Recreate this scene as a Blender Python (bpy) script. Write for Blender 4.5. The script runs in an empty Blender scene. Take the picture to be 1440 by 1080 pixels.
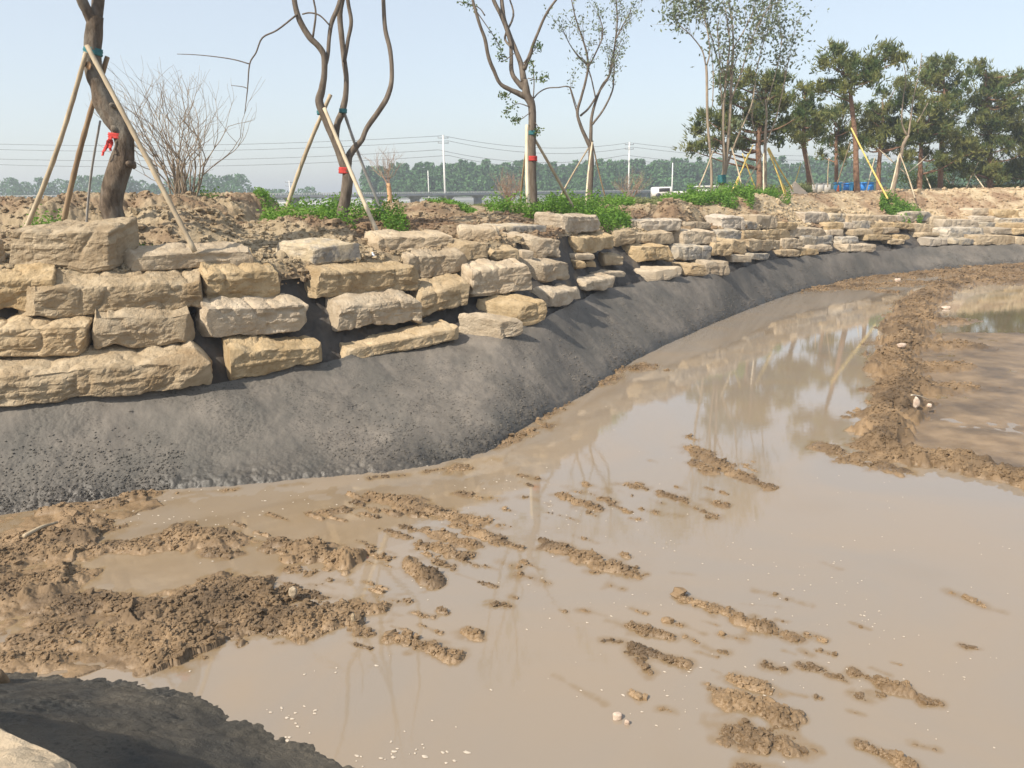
import bpy, math, random
import numpy as np
from mathutils import Vector
rnd = random.Random(7); nrs = np.random.RandomState(11)
scn = bpy.context.scene
# ------------------------------------------------------------------ camera
H = 4.0; F = 1088.0
PIT = math.radians(13.6); ROL = math.radians(1.1)
R0 = np.array([1, 0, 0.]); U0 = np.array([0, math.sin(PIT), math.cos(PIT)]); FW = np.array([0, math.cos(PIT), -math.sin(PIT)])
RR = R0*math.cos(ROL) - U0*math.sin(ROL); UU = U0*math.cos(ROL) + R0*math.sin(ROL)
from mathutils import Matrix
cd = bpy.data.cameras.new('camera'); cam = bpy.data.objects.new('camera', cd); scn.collection.objects.link(cam)
cd.sensor_width = 36; cd.lens = F/1440*36; cd.clip_start = 0.1; cd.clip_end = 4000
cam.matrix_world = Matrix(((RR[0], UU[0], -FW[0], 0), (RR[1], UU[1], -FW[1], 0), (RR[2], UU[2], -FW[2], H), (0, 0, 0, 1)))
scn.camera = cam
# ------------------------------------------------------------------ light
SUN_EL = math.radians(43); SUN_AZ = math.atan2(-0.74, -0.67)      # azimuth from +Y, clockwise
sdir = Vector((math.sin(SUN_AZ)*math.cos(SUN_EL), math.cos(SUN_AZ)*math.cos(SUN_EL), math.sin(SUN_EL)))
w = bpy.data.worlds.new('World'); scn.world = w; w.use_nodes = True
nt = w.node_tree; bg = nt.nodes['Background']
sky = nt.nodes.new('ShaderNodeTexSky'); sky.sky_type = 'NISHITA'; sky.sun_disc = False
sky.sun_elevation = SUN_EL; sky.sun_rotation = SUN_AZ % (2*math.pi)
sky.air_density = 1.0; sky.dust_density = 1.6; sky.ozone_density = 1.0; sky.altitude = 0
veil = nt.nodes.new('ShaderNodeMix'); veil.data_type = 'RGBA'; veil.inputs[0].default_value = .55
veil.inputs[7].default_value = (3.95, 4.12, 4.2, 1)          # milky summer haze over the whole sky
nt.links.new(sky.outputs[0], veil.inputs[6]); nt.links.new(veil.outputs[2], bg.inputs[0]); bg.inputs[1].default_value = 0.15
sl = bpy.data.lights.new('sun', 'SUN'); sl.energy = 5.0; sl.angle = math.radians(0.6); sl.color = (1, 0.90, 0.76)
so = bpy.data.objects.new('sun', sl); scn.collection.objects.link(so)
so.rotation_euler = sdir.to_track_quat('Z', 'Y').to_euler()
scn.view_settings.view_transform = 'Standard'; scn.view_settings.look = 'None'; scn.view_settings.exposure = 0.50
scn.view_settings.gamma = 1

# ------------------------------------------------------------------ pixel <-> world
def ray(u, v): return FW + RR*((u-720)/F) - UU*((v-540)/F)
def unp(u, v, z=0.0):
    d = ray(u, v); return np.array([0, 0, H]) + d*((z-H)/d[2])
def aty(u, v, Y):
    d = ray(u, v); return np.array([0, 0, H]) + d*(Y/d[1])
def pxm(Y): return Y*1.0/F*1.0        # metres per photo pixel at depth Y (roughly)

# ------------------------------------------------------------------ noise
def _h(ix, iy, iz, s):
    n = (ix.astype(np.int64)*374761393 + iy.astype(np.int64)*668265263 + iz*2147483647 + s*1274126177) & 0xffffffff
    n = ((n ^ (n >> 13))*1274126177) & 0xffffffff
    n = n ^ (n >> 16)
    return (n & 0xffffff)/float(0xffffff)
def vn2(x, y, s=0):
    ix = np.floor(x); iy = np.floor(y); fx = x-ix; fy = y-iy; fx = fx*fx*(3-2*fx); fy = fy*fy*(3-2*fy)
    a = _h(ix, iy, 0, s); b = _h(ix+1, iy, 0, s); c = _h(ix, iy+1, 0, s); d = _h(ix+1, iy+1, 0, s)
    return (a*(1-fx)+b*fx)*(1-fy) + (c*(1-fx)+d*fx)*fy
def fbm(x, y, s=0, o=4):
    r = 0; a = .5
    for k in range(o): r = r + a*vn2(x*2**k+k*17.3, y*2**k-k*9.1, s+k); a *= .5
    return r/(1-.5**o)
def wor(x, y, s=0):
    ix = np.floor(x); iy = np.floor(y); best = np.full(x.shape, 9.0)
    for i in (-1, 0, 1):
        for j in (-1, 0, 1):
            cx = ix+i; cy = iy+j
            d = (cx+_h(cx, cy, 1, s)-x)**2 + (cy+_h(cx, cy, 2, s)-y)**2
            best = np.minimum(best, d)
    return np.sqrt(best)
def dome(x, y, s=0):
    return 1-np.minimum(1, wor(x, y, s)*1.05)**2
def vn3(p, f, s=0):
    x, y, z = p[:, 0]*f[0], p[:, 1]*f[1], p[:, 2]*f[2]
    iz = np.floor(z); fz = z-iz; fz = fz*fz*(3-2*fz)
    def lay(k):
        kk = k.astype(np.int64)
        ix = np.floor(x); iy = np.floor(y); fx = x-ix; fy = y-iy; fx = fx*fx*(3-2*fx); fy = fy*fy*(3-2*fy)
        a = _h(ix, iy, kk, s); b = _h(ix+1, iy, kk, s); c = _h(ix, iy+1, kk, s); d = _h(ix+1, iy+1, kk, s)
        return (a*(1-fx)+b*fx)*(1-fy) + (c*(1-fx)+d*fx)*fy
    return lay(iz)*(1-fz) + lay(iz+1)*fz
def sm(t): t = np.clip(t, 0, 1); return t*t*(3-2*t)

# ------------------------------------------------------------------ mesh helpers
class MB:
    def __init__(s): s.v = []; s.q = []; s.t = []; s.n = 0
    def add(s, V, Q=None, T=None):
        V = np.asarray(V, float)
        if Q is not None and len(Q): s.q.append(np.asarray(Q, np.int64)+s.n)
        if T is not None and len(T): s.t.append(np.asarray(T, np.int64)+s.n)
        s.v.append(V); s.n += len(V)
    def build(s, name, mat, parent=None, smooth=True, origin=None):
        V = np.concatenate(s.v) if s.v else np.zeros((0, 3))
        Q = np.concatenate(s.q) if s.q else np.zeros((0, 4), np.int64)
        T = np.concatenate(s.t) if s.t else np.zeros((0, 3), np.int64)
        return mk(name, V, Q, T, mat, parent, smooth, origin)
def mk(name, V, Q, T, mat, parent=None, smooth=True, origin=None):
    me = bpy.data.meshes.new(name); o = bpy.data.objects.new(name, me); scn.collection.objects.link(o)
    V = np.array(V, float)
    base = np.array(parent.location) if parent is not None else np.zeros(3)
    if parent is not None and parent.parent is not None: base = base+np.array(parent.parent.location)
    if origin is not None: org = np.array(origin, float)
    else: org = base
    V = V-org
    me.vertices.add(len(V)); me.vertices.foreach_set('co', V.astype(np.float32).ravel())
    nl = len(Q)*4+len(T)*3
    me.loops.add(nl); me.loops.foreach_set('vertex_index', np.concatenate([np.asarray(Q).ravel(), np.asarray(T).ravel()]).astype(np.int32))
    me.polygons.add(len(Q)+len(T))
    st = np.concatenate([np.arange(len(Q))*4, len(Q)*4+np.arange(len(T))*3]).astype(np.int32)
    tot = np.concatenate([np.full(len(Q), 4), np.full(len(T), 3)]).astype(np.int32)
    me.polygons.foreach_set('loop_start', st); me.polygons.foreach_set('loop_total', tot)
    me.polygons.foreach_set('use_smooth', np.full(len(Q)+len(T), smooth))
    me.update(calc_edges=True); me.validate()
    me.materials.append(mat)
    if parent is not None: o.parent = parent; o.location = Vector(org-base)
    else: o.location = Vector(org)
    return o
def tag(o, label=None, cat=None, group=None, kind=None):
    if label: o['label'] = label
    if cat: o['category'] = cat
    if group: o['group'] = group
    if kind: o['kind'] = kind
    return o
def empty(name, loc, label, cat, group=None):
    o = bpy.data.objects.new(name, None); scn.collection.objects.link(o); o.location = Vector(loc); o.empty_display_size = .2
    return tag(o, label, cat, group)
def catmull(P, n=4):
    P = np.asarray(P, float)
    if len(P) < 3: return np.array([P[0]+(P[-1]-P[0])*t for t in np.linspace(0, 1, n+1)])
    E = np.vstack([2*P[0]-P[1], P, 2*P[-1]-P[-2]]); out = []
    for i in range(1, len(E)-2):
        for t in np.arange(n)/n:
            a, b, c, d = E[i-1], E[i], E[i+1], E[i+2]
            out.append(.5*((2*b)+(c-a)*t+(2*a-5*b+4*c-d)*t*t+(3*b-a-3*c+d)*t**3))
    out.append(P[-1]); return np.array(out)
def tube(mb, P, R, seg=7, bump=0.0, s=0, fr=.55):
    P = np.asarray(P, float); R = np.broadcast_to(np.asarray(R, float), (len(P),))
    T = np.gradient(P, axis=0); T /= (np.linalg.norm(T, axis=1)[:, None]+1e-9)
    ref = np.array([1., 0, 0]) if abs(T[0][0]) < .8 else np.array([0, 1., 0])
    V = []
    for i in range(len(P)):
        a = ref-T[i]*(ref@T[i]); a /= np.linalg.norm(a)+1e-9; b = np.cross(T[i], a); ref = a
        th = np.arange(seg)*2*math.pi/seg
        r = np.full(seg, R[i])
        if bump: r = r*(1+bump*(vn2(np.cos(th)*1.7+s, np.sin(th)*1.7+np.full(seg, i*fr), s)-.5)*2)
        V.append(P[i]+r[:, None]*(np.cos(th)[:, None]*a+np.sin(th)[:, None]*b))
    V = np.concatenate(V); Q = []
    i = np.arange(len(P)-1)[:, None]; j = np.arange(seg)[None, :]; k = (j+1) % seg
    Q = np.stack([i*seg+j, i*seg+k, (i+1)*seg+k, (i+1)*seg+j], -1).reshape(-1, 4)
    n = len(V); V = np.vstack([V, P[:1], P[-1:]])
    T1 = [(n, (q+1) % seg, q) for q in range(seg)] + [(n+1, n-seg+q, n-seg+(q+1) % seg) for q in range(seg)]
    mb.add(V, Q, T1)
def box(mb, c, s, rz=0, taper=1.0, tilt=0):
    V = np.array([(x, y, z) for z in (-.5, .5) for y in (-.5, .5) for x in (-.5, .5)])*np.array(s)
    V[4:, :2] *= taper
    c_, s_ = math.cos(rz), math.sin(rz)
    V = np.stack([V[:, 0]*c_-V[:, 1]*s_, V[:, 0]*s_+V[:, 1]*c_, V[:, 2]], 1)+np.array(c)
    mb.add(V, [(0, 2, 3, 1), (4, 5, 7, 6), (0, 1, 5, 4), (2, 6, 7, 3), (0, 4, 6, 2), (1, 3, 7, 5)])
def rbox(mb, c, s, r=.03, rz=0):
    # box with chamfered vertical edges and a chamfered top
    x, y, z = s[0]/2, s[1]/2, s[2]
    ring = [(-x+r, -y), (x-r, -y), (x, -y+r), (x, y-r), (x-r, y), (-x+r, y), (-x, y-r), (-x, -y+r)]
    V = [(a, b, 0) for a, b in ring]+[(a, b, z-r) for a, b in ring]+[(a*(1-r/x), b*(1-r/y), z) for a, b in ring]
    V = np.array(V); V[:, 2] -= z/2
    c_, s_ = math.cos(rz), math.sin(rz)
    V = np.stack([V[:, 0]*c_-V[:, 1]*s_, V[:, 0]*s_+V[:, 1]*c_, V[:, 2]], 1)
    V = np.vstack([V, [0, 0, z/2], [0, 0, -z/2]])+np.array(c)
    Q = [(k*8+i, k*8+(i+1) % 8, k*8+8+(i+1) % 8, k*8+8+i) for k in (0, 1) for i in range(8)]
    T = [(16+i, 16+(i+1) % 8, 24) for i in range(8)]+[((i+1) % 8, i, 25) for i in range(8)]
    mb.add(V, Q, T)
def blades(mb, C, D, L, W, up=None):
    """many thin triangles: base centre C, direction D, length L, width W"""
    C = np.asarray(C); D = D/(np.linalg.norm(D, axis=1)[:, None]+1e-9)
    S = np.cross(D, nrs.normal(size=D.shape)); S /= (np.linalg.norm(S, axis=1)[:, None]+1e-9)
    L = np.asarray(L).reshape(-1, 1); W = np.asarray(W).reshape(-1, 1)
    V = np.stack([C-S*W/2, C+S*W/2, C+D*L], 1).reshape(-1, 3)
    mb.add(V, None, np.arange(len(V)).reshape(-1, 3))
def leaves(mb, C, L, W, flat=0.0):
    """diamond shaped leaves at C"""
    n = len(C); D = nrs.normal(size=(n, 3)); D[:, 2] = D[:, 2]*(1-flat)
    D /= np.linalg.norm(D, axis=1)[:, None]+1e-9
    S = np.cross(D, nrs.normal(size=D.shape)); S /= (np.linalg.norm(S, axis=1)[:, None]+1e-9)
    L = np.broadcast_to(np.asarray(L, float), (n,)).reshape(-1, 1); W = np.broadcast_to(np.asarray(W, float), (n,)).reshape(-1, 1)
    V = np.stack([C-D*L/2, C+S*W/2, C+D*L/2, C-S*W/2], 1).reshape(-1, 3)
    mb.add(V, np.arange(len(V)).reshape(-1, 4))

# ------------------------------------------------------------------ materials
def mat(name, col, rough=.8, col2=None, scale=5, bump=0.0, bscale=30, spec=.3, detail=6, col3=None, scale3=1.2, objrand=0.0, bdist=.02, translucent=0, coords='Object', ramp=(.35, .65), w3=(.45, .6), aniso=None):
    m = bpy.data.materials.new(name); m.use_nodes = True; N = m.node_tree; L = N.links
    b = N.nodes['Principled BSDF']; b.inputs['Roughness'].default_value = rough
    b.inputs['Specular IOR Level'].default_value = spec
    tc = N.nodes.new('ShaderNodeTexCoord'); out = tc.outputs['Object']
    geo = N.nodes.new('ShaderNodeNewGeometry')
    out = geo.outputs['Position'] if coords == 'World' else out
    if aniso:
        mp = N.nodes.new('ShaderNodeMapping'); mp.inputs['Scale'].default_value = aniso; L.new(out, mp.inputs[0]); out = mp.outputs[0]
    def noise(sc, det=detail, r=.6):
        n = N.nodes.new('ShaderNodeTexNoise'); n.inputs['Scale'].default_value = sc; n.inputs['Detail'].default_value = det
        n.inputs['Roughness'].default_value = r; L.new(out, n.inputs['Vector']); return n.outputs['Fac']
    def rmp(fac, a, b_, lo, hi):
        r = N.nodes.new('ShaderNodeValToRGB'); r.color_ramp.elements[0].position = lo; r.color_ramp.elements[1].position = hi
        r.color_ramp.elements[0].color = (*a, 1); r.color_ramp.elements[1].color = (*b_, 1); L.new(fac, r.inputs[0]); return r.outputs[0]
    c = None
    if col2 is not None: c = rmp(noise(scale), col, col2, *ramp)
    if col3 is not None:
        mx = N.nodes.new('ShaderNodeMix'); mx.data_type = 'RGBA'
        f = rmp(noise(scale3), (0, 0, 0), (1, 1, 1), *w3)
        L.new(f, mx.inputs[0]); L.new(c, mx.inputs[6]); mx.inputs[7].default_value = (*col3, 1); c = mx.outputs[2]
    if objrand:
        oi = N.nodes.new('ShaderNodeObjectInfo'); hs = N.nodes.new('ShaderNodeHueSaturation')
        mr = N.nodes.new('ShaderNodeMapRange'); mr.inputs[3].default_value = 1-objrand; mr.inputs[4].default_value = 1+objrand
        L.new(oi.outputs['Random'], mr.inputs[0]); L.new(mr.outputs[0], hs.inputs['Value'])
        m2 = N.nodes.new('ShaderNodeMath'); m2.operation = 'MULTIPLY'; m2.inputs[1].default_value = 7.13; L.new(oi.outputs['Random'], m2.inputs[0])
        m3 = N.nodes.new('ShaderNodeMath'); m3.operation = 'FRACT'; L.new(m2.outputs[0], m3.inputs[0])
        mr2 = N.nodes.new('ShaderNodeMapRange'); mr2.inputs[3].default_value = .75; mr2.inputs[4].default_value = 1.15
        L.new(m3.outputs[0], mr2.inputs[0]); L.new(mr2.outputs[0], hs.inputs['Saturation'])
        if c is None: hs.inputs['Color'].default_value = (*col, 1)
        else: L.new(c, hs.inputs['Color'])
        c = hs.outputs[0]
    if c is None: b.inputs['Base Color'].default_value = (*col, 1)
    else: L.new(c, b.inputs['Base Color'])
    if bump:
        bp = N.nodes.new('ShaderNodeBump'); bp.inputs['Strength'].default_value = bump; bp.inputs['Distance'].default_value = bdist
        L.new(noise(bscale, 8, .7), bp.inputs['Height']); L.new(bp.outputs[0], b.inputs['Normal'])
    if translucent:
        t = N.nodes.new('ShaderNodeBsdfTranslucent'); ms = N.nodes.new('ShaderNodeMixShader'); ms.inputs[0].default_value = translucent
        if c is None: t.inputs[0].default_value = (*col, 1)
        else: L.new(c, t.inputs[0])
        L.new(b.outputs[0], ms.inputs[1]); L.new(t.outputs[0], ms.inputs[2]); L.new(ms.outputs[0], N.nodes['Material Output'].inputs[0])
    return m
M = {}
M['sandstone'] = mat('sandstone', (.365, .278, .172), .92, (.515, .415, .28), 3.5, .8, 22, .12, col3=(.29, .205, .115), scale3=1.5, w3=(.48, .70), objrand=.12, bdist=.06, detail=12)
M['sandstone_pale'] = mat('sandstone_pale', (.37, .305, .225), .9, (.51, .435, .335), 4, 1., 16, .2, col3=(.32, .25, .17), scale3=2, w3=(.5, .75), objrand=.10, bdist=.03)
M['sandstone_stained'] = mat('sandstone_stained', (.36, .30, .21), .9, (.48, .42, .33), 4, .9, 14, .2, col3=(.19, .18, .165), scale3=2.2, w3=(.50, .62), objrand=.08, bdist=.04)
M['mortar'] = mat('mortar', (.112, .100, .085), .68, (.168, .149, .126), 1.6, .8, 26, .4, col3=(.092, .086, .075), scale3=.6, w3=(.42, .62), coords='World', bdist=.012)
M['mortar_gap_shade'] = mat('mortar_gap_shade', (.045, .040, .036), .8, (.085, .075, .065), 2.0, .5, 40, .35, col3=(.15, .115, .075), scale3=1.4, w3=(.55, .7), coords='World', bdist=.012)  # backing mortar with the shade of the gaps between blocks put into its colour
M['mud'] = mat('mud', (.155, .102, .053), .62, (.25, .172, .098), 2.6, .7, 45, .4, col3=(.095, .064, .036), scale3=.9, w3=(.44, .64), coords='World', bdist=.012)
M['dirt'] = mat('dirt', (.30, .235, .148), .95, (.44, .355, .24), 2.2, 1.0, 11, .1, col3=(.22, .15, .095), scale3=.45, w3=(.45, .60), coords='World', bdist=.07, detail=12)
M['far_land'] = mat('far_land', (.20, .20, .11), .95, (.30, .26, .17), .05, 0, coords='World')
M['bark'] = mat('bark', (.07, .052, .038), .95, (.17, .13, .095), 11, 1.0, 18, .12, aniso=(1, 1, .4), bdist=.05, col3=(.19, .17, .14), scale3=3)
M['bark_grey'] = mat('bark_grey', (.09, .070, .053), .9, (.175, .145, .115), 12, .6, 30, .15, aniso=(1, 1, .3))
M['bark_pale'] = mat('bark_pale', (.20, .155, .115), .9, (.33, .27, .20), 10, .5, 30, .15, aniso=(1, 1, .3))
M['pine_bark'] = mat('pine_bark', (.16, .095, .06), .95, (.26, .16, .11), 8, .8, 20, .1)
M['needles'] = mat('needles', (.060, .098, .030), .7, (.20, .205, .065), .9, 0, spec=.2, translucent=.35, coords='World', ramp=(.4, .6))
M['leaf'] = mat('leaf', (.06, .11, .03), .6, (.14, .18, .06), 1.5, 0, spec=.25, translucent=.35, coords='World')
M['leaf_grey'] = mat('leaf_grey', (.11, .15, .085), .6, (.21, .24, .15), 1.5, 0, spec=.25, translucent=.3, coords='World')
M['weed'] = mat('weed', (.08, .19, .025), .6, (.20, .34, .055), 2.5, 0, spec=.2, translucent=.4, coords='World')
M['weed_dull'] = mat('weed_dull', (.13, .16, .06), .7, (.25, .26, .12), 2.5, 0, spec=.2, translucent=.3, coords='World')
M['shrub'] = mat('shrub', (.06, .10, .025), .6, (.14, .19, .055), 1.5, 0, spec=.2, translucent=.3, coords='World')
M['twig'] = mat('twig', (.23, .155, .11), .9, (.34, .25, .19), 10)
M['treeline'] = mat('treeline', (.05, .125, .05), .8, (.10, .20, .075), .12, 0, spec=.1, coords='World', translucent=.15)
M['bamboo'] = mat('bamboo', (.30, .235, .155), .6, (.48, .40, .28), 5, .3, 40, .35, aniso=(1, 1, .2))
M['bamboo_white'] = mat('bamboo_white', (.44, .36, .25), .6, (.62, .54, .40), 5, .3, 40, .3, aniso=(1, 1, .2))
M['pole_brown'] = mat('pole_brown', (.20, .13, .075), .6, (.32, .23, .14), 4, .3, 40, .3, aniso=(1, 1, .2))
M['pole_yellow'] = mat('pole_yellow', (.55, .40, .10), .5, (.68, .52, .17), 3)
M['pole_grey'] = mat('pole_grey', (.28, .27, .26), .5, (.36, .35, .34), 3)
M['red_cloth'] = mat('red_cloth', (.36, .03, .025), .85, (.50, .06, .05), 20)
M['teal_cloth'] = mat('teal_cloth', (.02, .10, .115), .8, (.04, .17, .18), 20)
M['wood_cut'] = mat('wood_cut', (.42, .25, .13), .8, (.5, .32, .18), 20)
M['concrete'] = mat('concrete', (.19, .20, .21), .8, (.26, .27, .28), .8)
M['concrete_light'] = mat('concrete_light', (.62, .62, .60), .8, (.72, .72, .70), .3)
M['white_paint'] = mat('white_paint', (.72, .72, .70), .4)
M['dark'] = mat('dark', (.03, .03, .035), .5)
M['blue_plastic'] = mat('blue_plastic', (.03, .20, .62), .4, (.04, .26, .7), 3)
M['cyan_plastic'] = mat('cyan_plastic', (.05, .36, .68), .4, (.07, .42, .74), 3)
M['orange'] = mat('orange', (.75, .18, .06), .5)
M['grey_panel'] = mat('grey_panel', (.45, .46, .46), .6, (.58, .58, .57), 2)
M['wire'] = mat('wire', (.10, .10, .11), .6)
M['sand'] = mat('sand', (.52, .40, .28), .95, (.62, .49, .36), 3, .6, 12, coords='World')
M['gravel'] = mat('gravel', (.42, .32, .25), .95, (.60, .50, .41), 9, .9, 20, coords='World')
M['foam'] = mat('foam', (.40, .345, .28), .7, (.52, .455, .375), 30)
M['plastic_bottle'] = mat('plastic_bottle', (.70, .74, .80), .25)
M['label_blue'] = mat('label_blue', (.35, .42, .62), .5)
M['dead_wood'] = mat('dead_wood', (.50, .43, .33), .9, (.62, .55, .44), 20, .5, 40)
# muddy water: opaque silt under a glossy skin
def water_mat(name, deep, silt, shoal, rough=.02):
    m = bpy.data.materials.new(name); m.use_nodes = True; N = m.node_tree; L = N.links; b = N.nodes['Principled BSDF']
    g = N.nodes.new('ShaderNodeNewGeometry'); at = N.nodes.new('ShaderNodeAttribute'); at.attribute_name = 'shoal'
    n1 = N.nodes.new('ShaderNodeTexNoise'); n1.inputs['Scale'].default_value = .35; n1.inputs['Detail'].default_value = 6; n1.inputs['Distortion'].default_value = 1.6; L.new(g.outputs['Position'], n1.inputs['Vector'])
    r = N.nodes.new('ShaderNodeValToRGB'); e = r.color_ramp.elements; e[0].position = .38; e[0].color = (*deep, 1); e[1].position = .64; e[1].color = (*silt, 1); L.new(n1.outputs[0], r.inputs[0])
    mx = N.nodes.new('ShaderNodeMix'); mx.data_type = 'RGBA'; L.new(at.outputs['Fac'], mx.inputs[0]); L.new(r.outputs[0], mx.inputs[6]); mx.inputs[7].default_value = (*shoal, 1)
    L.new(mx.outputs[2], b.inputs['Base Color'])
    b.inputs['Roughness'].default_value = rough; b.inputs['IOR'].default_value = 1.6
    n2 = N.nodes.new('ShaderNodeTexNoise'); n2.inputs['Scale'].default_value = 5; n2.inputs['Detail'].default_value = 3
    mp = N.nodes.new('ShaderNodeMapping'); mp.inputs['Scale'].default_value = (1, 2.6, 1); L.new(g.outputs['Position'], mp.inputs[0]); L.new(mp.outputs[0], n2.inputs['Vector'])
    bp = N.nodes.new('ShaderNodeBump'); bp.inputs['Strength'].default_value = .022; bp.inputs['Distance'].default_value = .02
    L.new(n2.outputs[0], bp.inputs['Height']); L.new(bp.outputs[0], b.inputs['Normal'])
    return m
M['water'] = water_mat('muddy_water', (.238, .200, .158), (.258, .205, .148), (.205, .145, .080))
M['pool_water'] = water_mat('pool_water', (.15, .125, .075), (.18, .15, .10), (.17, .14, .09))


def wetten(m):
    N = m.node_tree; L = N.links; b = N.nodes['Principled BSDF']; g = N.nodes.new('ShaderNodeNewGeometry'); x = N.nodes.new('ShaderNodeSeparateXYZ'); L.new(g.outputs['Position'], x.inputs[0])
    r = N.nodes.new('ShaderNodeMapRange'); r.inputs[1].default_value = .008; r.inputs[2].default_value = .07; r.inputs[3].default_value = .32; r.inputs[4].default_value = .8; L.new(x.outputs[2], r.inputs[0]); L.new(r.outputs[0], b.inputs['Roughness'])
    c = N.nodes.new('ShaderNodeMapRange'); c.inputs[1].default_value = .0; c.inputs[2].default_value = .06; c.inputs[3].default_value = 1.08; c.inputs[4].default_value = 1.0; L.new(x.outputs[2], c.inputs[0])
    src = b.inputs['Base Color'].links[0].from_socket; h = N.nodes.new('ShaderNodeHueSaturation'); L.new(src, h.inputs['Color']); L.new(c.outputs[0], h.inputs['Value']); L.new(h.outputs[0], b.inputs['Base Color'])
wetten(M['mud'])
M['mortar_damp_shade'] = mat('mortar_damp_shade', (.075, .066, .050), .65, (.125, .108, .082), 1.8, .9, 24, .4, col3=(.04, .04, .036), scale3=.9, coords='World', bdist=.035)  # slope mortar darkened: near-bank shade put into its colour, besides some damp

def proj(p):
    q = np.array(p)-[0, 0, H]; w_ = q@FW; return 720+F*(q@RR)/w_, 540-F*(q@UU)/w_

def damp(m, z0, z1, lo, rlo):
    N = m.node_tree; L = N.links; b = N.nodes['Principled BSDF']; g = N.nodes.new('ShaderNodeNewGeometry'); x = N.nodes.new('ShaderNodeSeparateXYZ'); L.new(g.outputs['Position'], x.inputs[0])
    n = N.nodes.new('ShaderNodeTexNoise'); n.inputs['Scale'].default_value = 1.1; n.inputs['Detail'].default_value = 6; L.new(g.outputs['Position'], n.inputs['Vector'])
    a = N.nodes.new('ShaderNodeMath'); a.operation = 'MULTIPLY_ADD'; a.inputs[1].default_value = -.55; L.new(n.outputs[0], a.inputs[0]); L.new(x.outputs[2], a.inputs[2])
    for lo_, dst in ((lo, 'c'), (rlo, 'r')):
        c = N.nodes.new('ShaderNodeMapRange'); c.inputs[1].default_value = z0-.27; c.inputs[2].default_value = z1-.27; c.inputs[3].default_value = lo_; c.inputs[4].default_value = 1.0 if dst == 'c' else .75; L.new(a.outputs[0], c.inputs[0])
        if dst == 'c':
            src = b.inputs['Base Color'].links[0].from_socket; h = N.nodes.new('ShaderNodeHueSaturation'); L.new(src, h.inputs['Color']); L.new(c.outputs[0], h.inputs['Value']); L.new(h.outputs[0], b.inputs['Base Color'])
        else: L.new(c.outputs[0], b.inputs['Roughness'])
def pit_shadows(m):  # dark speck clusters: shadows of small pits painted into the mortar colour
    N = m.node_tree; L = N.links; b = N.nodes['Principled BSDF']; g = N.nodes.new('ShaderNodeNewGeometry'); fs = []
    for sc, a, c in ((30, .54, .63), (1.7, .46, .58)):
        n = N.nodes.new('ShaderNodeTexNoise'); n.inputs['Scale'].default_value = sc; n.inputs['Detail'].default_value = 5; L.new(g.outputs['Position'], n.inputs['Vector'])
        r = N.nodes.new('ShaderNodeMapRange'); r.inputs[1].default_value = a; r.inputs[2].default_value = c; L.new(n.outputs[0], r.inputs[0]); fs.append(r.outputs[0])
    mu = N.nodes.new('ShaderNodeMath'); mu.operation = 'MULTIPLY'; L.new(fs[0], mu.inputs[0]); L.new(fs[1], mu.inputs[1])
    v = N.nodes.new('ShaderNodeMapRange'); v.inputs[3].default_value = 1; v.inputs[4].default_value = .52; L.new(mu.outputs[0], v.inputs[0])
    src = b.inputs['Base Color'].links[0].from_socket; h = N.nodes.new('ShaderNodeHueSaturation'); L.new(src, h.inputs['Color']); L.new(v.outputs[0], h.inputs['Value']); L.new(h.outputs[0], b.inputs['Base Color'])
pit_shadows(M['mortar']); pit_shadows(M['mortar_damp_shade'])
def paler_east(m):
    N = m.node_tree; L = N.links; b = N.nodes['Principled BSDF']; g = N.nodes.new('ShaderNodeNewGeometry'); x = N.nodes.new('ShaderNodeSeparateXYZ'); L.new(g.outputs['Position'], x.inputs[0])
    r = N.nodes.new('ShaderNodeMapRange'); r.inputs[1].default_value = 6; r.inputs[2].default_value = 20; L.new(x.outputs[0], r.inputs[0])
    src = b.inputs['Base Color'].links[0].from_socket; mx = N.nodes.new('ShaderNodeMix'); mx.data_type = 'RGBA'; L.new(r.outputs[0], mx.inputs[0]); L.new(src, mx.inputs[6])
    h = N.nodes.new('ShaderNodeHueSaturation'); h.inputs['Value'].default_value = 1.38; L.new(src, h.inputs['Color']); L.new(h.outputs[0], mx.inputs[7]); L.new(mx.outputs[2], b.inputs['Base Color'])
paler_east(M['dirt'])          # drier, sandier soil to the right
damp(M['mortar'], .0, .30, .50, .35)
# ------------------------------------------------------------------ terrain profile (world curves across the bank, by azimuth a = x/y)
TOE = [(-500,830),(-200,768),(0,728),(100,713),(200,694),(330,686),(450,676),(600,662),(690,640),(760,592),(830,556),(900,505),(960,477),(1050,438),(1140,406),(1200,394),(1300,382),(1440,373),(1700,362),(2200,345)]
STP = [(-500,620,1.1),(0,578,1.1),(150,562,1.1),(300,546,1.1),(460,515,1.15),(640,476,1.25),(700,470,1.3),(772,450,1.35),(847,408,1.45),(950,391,1.4),(1026,384,1.3),(1084,366,1.3),(1150,359,1.2),(1232,354,1.1),(1300,347,1.05),(1440,344,.95),(1700,335,.9),(2200,320,.9)]
WTP = [(-500,382,1.1),(0,382,1.1),(150,381,1.1),(357,374,1.3),(510,363,1.5),(638,346,1.8),(702,336,2.5),(772,327,3.0),(847,322,3.0),(950,324,3.0),(1050,318,3.0),(1150,316,3.2),(1230,312,3.5),(1300,312,3.7),(1440,308,4.0),(1700,303,4.0),(2200,295,4.0)]
tp = np.array([unp(u, v, -.02) for u, v in TOE]); a_t = tp[:, 0]/tp[:, 1]; y_t = tp[:, 1]
sp = np.array([unp(u, v, z) for u, v, z in STP]); a_s = sp[:, 0]/sp[:, 1]; y_s = sp[:, 1]; z_s = sp[:, 2]
_A = np.linspace(-2.2, 2.2, 2201)
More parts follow.
